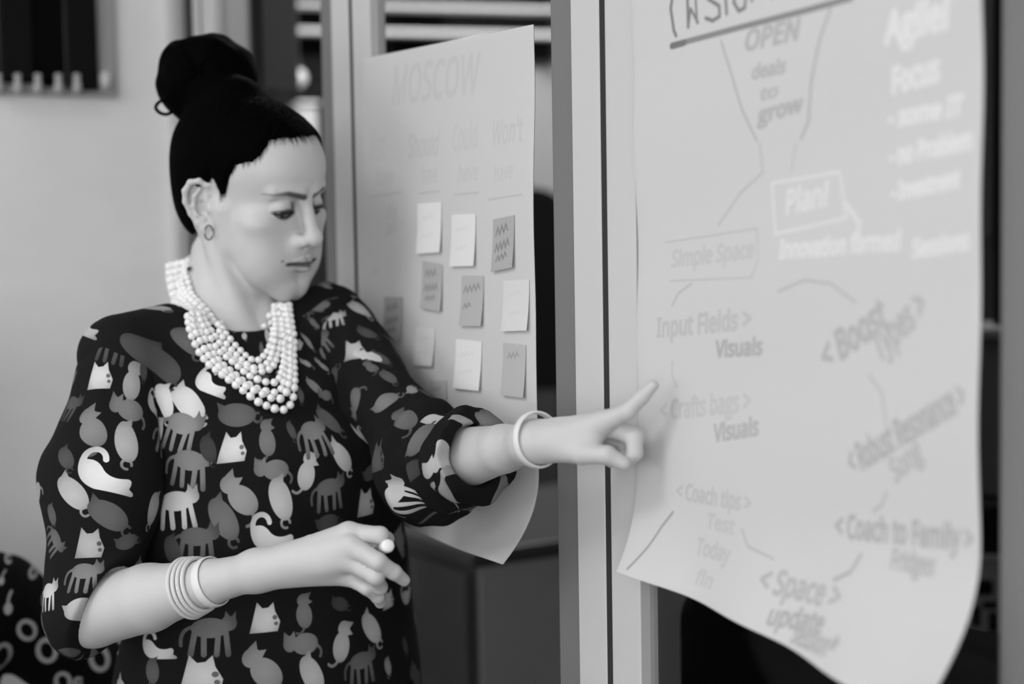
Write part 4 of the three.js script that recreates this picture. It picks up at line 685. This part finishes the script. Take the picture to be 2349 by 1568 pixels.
{
  const t0 = Date.now();
  blouse = put('blouse', dropWrap(netMesh(blouseF, V(foot.x - 0.3, 0.785, foot.z - 0.3), V(foot.x + 0.32, 1.46, foot.z + 0.3), 0.0055, torsoUV), 1), cloth(printTex(PRINT.torso, 2048, 1344, 2048 / TSPAN)));
  const a = inBox([J.shR, J.elR, cutR], 0.085), b = inBox([J.shL, J.elL, endL], 0.09);
  put('sleeve', dropWrap(netMesh(sleeveRF, a.min, a.max, 0.004, uvR), 1), cloth(printTex(PRINT.right, 900, 1130, 900 / (2 * Math.PI * 0.058))), blouse);
  put('sleeve', dropWrap(netMesh(sleeveLF, b.min, b.max, 0.0035, uvL), 1), cloth(printTex(PRINT.left, 800, 1300, 800 / (2 * Math.PI * 0.05))), blouse);
  console.log('blouse', Date.now() - t0);
  const tr = (x, y, z) => Math.max(legs.f(x, y, z) - 0.012, torsoUpper(x, y, z));
  function torsoUpper(x, y, z) { return Math.max(y - 0.86, 0.1 - y); }
  put('trousers', netMesh((x, y, z) => Math.max(smin(legs.f(x, y, z) - 0.012, Math.max(torsoOuter(x, y, z) + 0.012, 0.74 - y), 0.03), y - 0.9, 0.1 - y), V(foot.x - 0.26, 0.08, foot.z - 0.26), V(foot.x + 0.26, 0.92, foot.z + 0.26), 0.01), mat(0.02, { roughness: 0.9 }));
  for (const s of [1, -1]) { const c = legs.a(s), f = V(TS, 0, TC), sh = (x, y, z) => Math.max(smin(cone(c.clone().setY(0.055), c.clone().addScaledVector(f, 0.13).setY(0.035), 0.045, 0.036)(x, y, z), cone(c.clone().setY(0.06), c.clone().addScaledVector(f, -0.03).setY(0.045), 0.045, 0.04)(x, y, z), 0.03), 0.002 - y, y - 0.1); put('shoe', netMesh(sh, c.clone().addScaledVector(f, 0.06).add(V(-0.16, -0.1, -0.16)).setY(-0.005), c.clone().addScaledVector(f, 0.06).add(V(0.16, 0, 0.16)).setY(0.12), 0.006), M.black); }
}

// ------------------------------------------------------------------ what she wears and holds
const dressed = (x, y, z) => Math.min(blouseF(x, y, z), bodyF(x, y, z));
{
  const inner = [[432, 600], [436, 640], [448, 680], [482, 724], [517, 772], [548, 806], [585, 832], [604, 814], [618, 780], [622, 740], [624, 706]];
  const outer = [[388, 610], [391, 648], [402, 692], [436, 772], [472, 832], [506, 864], [578, 914], [652, 941], [672, 888], [669, 800], [660, 704]];
  const g = group('necklace', J.neck.clone().setY(J.neck.y - 0.05)), pearl = new THREE.SphereGeometry(1, 14, 10), pm = new THREE.MeshPhysicalMaterial({ color: new THREE.Color().setRGB(0.8, 0.8, 0.8), roughness: 0.4, clearcoat: 0.4, clearcoatRoughness: 0.3 });
  const n = 7;
  for (let k = 0; k < n; k++) {
    const w = k / (n - 1), pts = inner.map((p, i) => { const q = outer[i], ww = clamp(w + (i > 4 && i < 9 ? 0.05 * Math.sin(k * 2.1 + i) : 0), 0, 1); return [mix(p[0], q[0], ww), mix(p[1], q[1], ww)]; });
    const P = []; pts.forEach(([x, y], i) => { let p = trace(dressed, x, y, 1.4, 2.12); if (!p || (P.length && p.distanceTo(P[P.length - 1]) > 0.12)) p = i < 3 ? W(x, y, 2.0 - 0.012 * i) : null; if (p) P.push(p); });
    const rad = mix(0.0043, 0.005, w), curve = new THREE.CatmullRomCurve3(P, false, 'centripetal'), len = curve.getLength(), cnt = Math.floor(len / (rad * 2.05));
    const strand = mesh('strand', new THREE.TubeGeometry(new THREE.CatmullRomCurve3(curve.getSpacedPoints(60).map((p) => p.clone().addScaledVector(grad(dressed, p), Math.max(rad * 0.9, rad * 0.9 - dressed(p.x, p.y, p.z))).sub(g.position))), 100, 0.0008, 5), pm, g);
    for (let i = 0; i <= cnt; i++) {
      const p = curve.getPointAt(i / cnt); for (let it = 0; it < 3; it++) p.addScaledVector(grad(dressed, p), clamp(rad * 0.95 - dressed(p.x, p.y, p.z), i < 8 ? 0 : -0.004, 0.02) * 0.9);
      p.addScaledVector(grad(dressed, p), 0.0012 * (k % 2)); const o = new THREE.Mesh(pearl, pm); o.name = numbered('bead'); o.castShadow = o.receiveShadow = true; o.scale.setScalar(rad * (0.94 + 0.12 * rnd())); o.position.copy(p.sub(g.position)); strand.add(o);
    }
  }
  // the cords close behind the neck
  const back = [W(412, 612, 1.95), W(400, 600, 2.0), W(440, 590, 2.06), W(520, 585, 2.09), W(600, 600, 2.08), W(640, 640, 2.05), W(642, 706, 2.02)];
  put('clasp_cord', tube(back.map((p) => { for (let it = 0; it < 8; it++) p.addScaledVector(grad(dressed, p), (0.004 - dressed(p.x, p.y, p.z)) * 0.7); return p.clone(); }).map((p) => p.sub(g.position).add(foot)), 0.003, 50, 8), pm, g);
  tag(g, 'necklace of many strands of white beads around the woman\'s neck', 'necklace');
  let b = 0; g.traverse((o) => { if (/^bead/.test(o.name)) b++; }); console.log('beads', b);
}
function ring(name, c, axis, radius, width, thick, m, label, category, tilt = 0, squash = 1) {   // a band of the given width around an axis
  const s = [[-1, 0], [-0.8, 0.8], [0, 1], [0.8, 0.8], [1, 0], [0.8, -0.5], [-0.8, -0.5], [-1, 0]].map(([a, b]) => new THREE.Vector2(radius + thick * (b * 0.5 + 0.5), a * width / 2));
  const g = new THREE.LatheGeometry(s, 64), o = mesh(name, g, m); g.scale(1, 1, squash); o.position.copy(c); o.quaternion.setFromUnitVectors(V(0, 1, 0), axis.clone().normalize()); if (tilt) o.rotateX(tilt);
  if (label) tag(o, label, category); return o;
}
{
  const ivory = mat(0.7, { roughness: 0.35 });
  const ax = dirL.clone().add(V(0.25, 0.0, 0.1)).normalize(); ring('bangle', W(1232, 1008, 1.632), ax, 0.0255, 0.009, 0.004, ivory, 'loose pale bangle on the wrist of the pointing hand', 'bangle');
  const at = (t) => J.elR.clone().lerp(J.wrR, t), rAt = (t) => t < 0.72 ? mix(0.036, 0.0225, (t - 0.35) / 0.37) : mix(0.0225, 0.0185, (t - 0.72) / 0.28);
  ring('bangle', at(0.735), dirR.clone().add(V(0.1, 0.12, 0)), rAt(0.735) + 0.0022, 0.0105, 0.003, ivory, 'smooth white bangle nearest the hand on the lower forearm', 'bangle');
  const c = at(0.635), g = group('bracelet', c), q = new THREE.Quaternion().setFromUnitVectors(V(0, 1, 0), dirR.clone().add(V(0.06, 0.05, 0)).normalize()); g.quaternion.copy(q);
  const silver = mat(0.62, { roughness: 0.4 }), r = rAt(0.635) + 0.003;
  for (let k = 0; k < 4; k++) { const o = mesh('band', new THREE.TorusGeometry(r + (1.5 - k) * 0.0012 + 0.0015, 0.0024, 10, 60).rotateX(Math.PI / 2), silver, g); o.position.y = (k - 1.5) * 0.0058; }
  const link = new THREE.SphereGeometry(0.0016, 8, 6); for (let i = 0; i < 44; i++) for (const y of [-0.0029, 0.0029]) { const o = mesh('link', link, silver, g), a = i / 44 * 6.2832; o.position.set(Math.cos(a) * (r + 0.002), y, Math.sin(a) * (r + 0.002)); }
  tag(g, 'wide pale linked bracelet on the lower forearm, behind the smooth bangle', 'bracelet');
  // marker held between forefinger and thumb: its round cap faces us
  const a = W(891, 1251, 1.612), b = W(858, 1262, 1.70), dir = b.clone().sub(a), L = 0.125, mk = group('marker_pen', a); mk.quaternion.setFromUnitVectors(V(0, 1, 0), dir.normalize());
  const lathe = (p, m, n) => mesh(n, new THREE.LatheGeometry(p.map(([x, y]) => new THREE.Vector2(x, y)), 28), m, mk);
  lathe([[0, 0], [0.0045, 0.0004], [0.0064, 0.002], [0.0068, 0.005], [0.0068, 0.034], [0.0062, 0.036]], mat(0.78, { roughness: 0.4 }), 'cap'); lathe([[0.0055, 0.034], [0.006, 0.038], [0.006, 0.11], [0.004, 0.122], [0.002, 0.124], [0, L]], mat(0.6, { roughness: 0.4 }), 'barrel');
  tag(mk, 'white marker pen held in the woman\'s lowered hand, its round end showing', 'marker');
  // ear ring
  const lp = H(-7.35, -3.0, -0.3); const er = mesh('earring', new THREE.TorusGeometry(0.0085, 0.0011, 8, 36), mat(0.3, { roughness: 0.25, metalness: 0.8 })); er.position.copy(lp.add(V(0.003, -0.001, 0.005))); er.rotation.set(0.1, 1.15, 0.25); tag(er, 'thin hoop earring hanging from the ear that faces us', 'earring');
}

// ------------------------------------------------------------------ second person, seated behind her elbow; only a shoulder is in the picture
{
  const sh = W(8, 1320, 2.2), fwd = V(0.62, 0, 0.78).normalize(), left = V(0.78, 0, -0.62), base = sh.clone().addScaledVector(left, -0.17); base.y = 0;
  const P = (l, y, f) => base.clone().addScaledVector(left, l).addScaledVector(fwd, f).setY(y), y0 = sh.y;
  const tor = [cone(P(0, 0.56, 0), P(0, y0 - 0.14, 0), 0.16, 0.15), cone(P(-0.13, y0 - 0.03, 0), P(0.14, y0 - 0.03, 0), 0.06, 0.062)], aL = chain([P(0.165, y0 - 0.035, 0), P(0.33, y0 - 0.2, 0.0), P(0.17, y0 - 0.36, 0.26)], [0.062, 0.06, 0.045], 0.03), aR = chain([P(-0.165, y0 - 0.035, 0), P(-0.2, y0 - 0.31, 0.05), P(-0.14, y0 - 0.36, 0.27)], [0.062, 0.052, 0.045], 0.03);
  const top = (x, y, z) => { let d = smin(smin(tor[0](x, y, z), tor[1](x, y, z), 0.08), smin(aL(x, y, z), aR(x, y, z), 0.02), 0.03); d += crease(x, y, z, 1.2, 0.006); d = smin(d, cone(P(-0.05, y0 + 0.035, -0.02), P(0.05, y0 + 0.035, -0.02), 0.05, 0.05)(x, y, z), 0.03); return Math.max(d, 0.44 - y); };
  const H2 = new THREE.Matrix4().makeTranslation(P(0, 0, 0.03).x, y0 + 0.215, P(0, 0, 0.03).z).multiply(new THREE.Matrix4().makeBasis(left, V(0, 1, 0), fwd)).multiply(new THREE.Matrix4().makeRotationX(0.12)).multiply(new THREE.Matrix4().makeScale(0.0098, 0.0098, 0.0098)), m2 = H2.clone().invert();
  const q2 = V(0, 0, 0), loc = (x, y, z) => q2.set(x, y, z).applyMatrix4(m2), neck2 = cone(P(0, y0 - 0.02, -0.01), P(0, y0 + 0.17, 0.0), 0.056, 0.05);
  const head2 = (x, y, z) => { const q = loc(x, y, z); if (q.length() > 22) return (q.length() - 16) * 0.0098; return headCm(q.x, q.y, q.z) * 0.0098; };
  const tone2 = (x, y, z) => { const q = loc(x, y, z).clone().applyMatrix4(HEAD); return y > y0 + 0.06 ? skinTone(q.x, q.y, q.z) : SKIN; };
  const hands = [1, -1].map((s) => { const w = P(0.14 * s, y0 - 0.365, 0.3), c = [cone(w, P(0.11 * s, y0 - 0.372, 0.37), 0.026, 0.024)]; for (let i = 0; i < 4; i++) c.push(cone(P((0.085 + 0.017 * i) * s, y0 - 0.372, 0.38), P((0.08 + 0.017 * i) * s, y0 - 0.385, 0.45 - 0.008 * Math.abs(i - 1.4)), 0.009, 0.007)); c.push(cone(P(0.09 * s, y0 - 0.37, 0.33), P(0.06 * s, y0 - 0.375, 0.39), 0.012, 0.008)); return c; }).flat();
  const legS = [1, -1].map((s) => chain([P(0.1 * s, 0.5, 0), P(0.12 * s, 0.5, 0.42), P(0.11 * s, 0.09, 0.44)], [0.085, 0.062, 0.042], 0.03));
  const skinF = (x, y, z) => { let d = smin(neck2(x, y, z), head2(x, y, z), 0.012); d = smin(d, Math.max(tor[0](x, y, z) + 0.02, 0.5 - y), 0.02); for (const h of hands) d = smin(d, h(x, y, z), 0.006); return smin(d, Math.min(aL(x, y, z), aR(x, y, z)) + 0.015, 0.01); };
  const p2 = group('person', base.clone()), add = (n, g, m) => mesh(n, shift(g, base), m, p2), lo = P(0, 0, 0.12).add(V(-0.45, 0.42, -0.45)), hi = P(0, 0, 0.12).add(V(0.45, y0 + 0.4, 0.45));
  {
    const cut = y0 + 0.07, up = netMesh(skinF, P(0, 0, 0.02).add(V(-0.16, cut - 0.003, -0.16)), P(0, 0, 0.02).add(V(0.16, y0 + 0.38, 0.16)), 0.0028, null, tone2), down = netMesh((x, y, z) => Math.max(skinF(x, y, z), y - cut - 0.004), lo, hi, 0.009, null, () => SKIN);
    add('body', mergeGeometries([up, down]), new THREE.MeshStandardMaterial({ vertexColors: true, roughness: 0.55 }));
    for (const s of [1, -1]) add('eye', new THREE.SphereGeometry(1.27, 24, 16).translate(EYE.x * s, EYE.y, EYE.z).applyMatrix4(H2), mat(0.03, { roughness: 0.1 }));
  }
  const uv2 = (x, y, z) => { const q = V(x, y, z).sub(base); return [q.dot(left) / 0.7 + q.dot(fwd) * 0.5 + 0.5, (y - 0.4) / 0.7]; };
  const spots = [[798,873,5,23],[745,828,6,30],[780,771,7,30],[818,722,7,35],[925,685,7,34],[730,732,7,33],[752,905,5,17],[849,651,7,28],[847,731,6,25],[736,875,6,19],[974,657,6,17],[880,650,5,23]];
  const tex = canvasTex(1024, 1024, (g, w, h) => {
    g.fillStyle = G(3); g.fillRect(0, 0, w, h);
    const pts = spots.map(([u, v, k, s]) => [u / 1000 * w, (1 - v / 1000) * h, k, s / 1000 / 0.7 * w]);
    const S0 = seed; seed = 5; for (let i = 0; i < 600; i++) { const x = rnd() * w, y = rnd() * h; if (pts.every((p) => Math.hypot(p[0] - x, p[1] - y) > 62)) pts.push([x, y, 5 + Math.floor(rnd() * 3), 36 + rnd() * 14]); } seed = S0;
    for (const [x, y, k, s] of pts) { g.save(); g.translate(x, y); g.rotate((x + y) % 1.2 - 0.6); g.strokeStyle = g.fillStyle = G(150); g.lineCap = 'round'; g.lineWidth = s * 0.2; g.beginPath(); if (k === 7) { g.ellipse(0, 0, s * 0.34, s * 0.46, 0, 0, 6.2832); g.stroke(); } else if (k === 6) { g.ellipse(0, s * 0.2, s * 0.2, s * 0.26, 0, 0, 6.2832); g.fill(); g.beginPath(); g.moveTo(0, 0); g.quadraticCurveTo(s * 0.02, -s * 0.3, s * 0.18, -s * 0.5); g.lineWidth = s * 0.12; g.stroke(); } else { g.arc(0, s * 0.1, s * 0.22, 0.6, 5.4); g.stroke(); } g.restore(); }
  }, true);
  add('blouse', netMesh(top, lo, hi, 0.008, uv2), cloth(tex));
  add('hair', netMesh((x, y, z) => { const q = loc(x, y, z), phi = Math.atan2(Math.abs(q.x), q.z) / DEG, upw = q.y - hairline(phi); return Math.max(skull(q.x, q.y, q.z) - clamp(upw * 0.3 + 0.05, -0.2, 1.1), -upw * 0.5) * 0.0098; }, P(0, 0, 0).add(V(-0.16, y0 + 0.08, -0.16)), P(0, 0, 0).add(V(0.16, y0 + 0.4, 0.16)), 0.004), M.black);
  add('trousers', netMesh((x, y, z) => Math.max(Math.min(legS[0](x, y, z), legS[1](x, y, z)), 0.09 - y), P(0, 0, 0.2).add(V(-0.5, 0.07, -0.5)), P(0, 0, 0.2).add(V(0.5, 0.64, 0.5)), 0.012), M.charcoal);
  for (const s of [1, -1]) add('shoe', netMesh((x, y, z) => Math.max(cone(P(0.11 * s, 0.05, 0.42), P(0.115 * s, 0.035, 0.56), 0.05, 0.038)(x, y, z), 0.002 - y, y - 0.095), P(0.11 * s, 0, 0.49).add(V(-0.16, -0.005, -0.16)), P(0.11 * s, 0, 0.49).add(V(0.16, 0.11, 0.16)), 0.008), M.black);
  tag(p2, 'seated person at the lower left edge in a black top with pale rings', 'person');
  // the stool that carries this person
  const st = group('stool', P(0, 0, 0.02)), seat = mesh('seat', new THREE.CylinderGeometry(0.19, 0.18, 0.05, 36), M.charcoal, st); seat.position.y = 0.415;
  for (let i = 0; i < 4; i++) { const a = i * 1.5708 + 0.4, l = mesh('leg', new THREE.CylinderGeometry(0.014, 0.012, 0.4, 12), M.grey, st); l.position.set(Math.cos(a) * 0.14, 0.2, Math.sin(a) * 0.14); }
  tag(st, 'round dark stool under the person in the ring print top', 'stool');
}
scene.traverse((o) => { if (o.isRectAreaLight) o.castShadow = true; });
renderer.render(scene, camera);
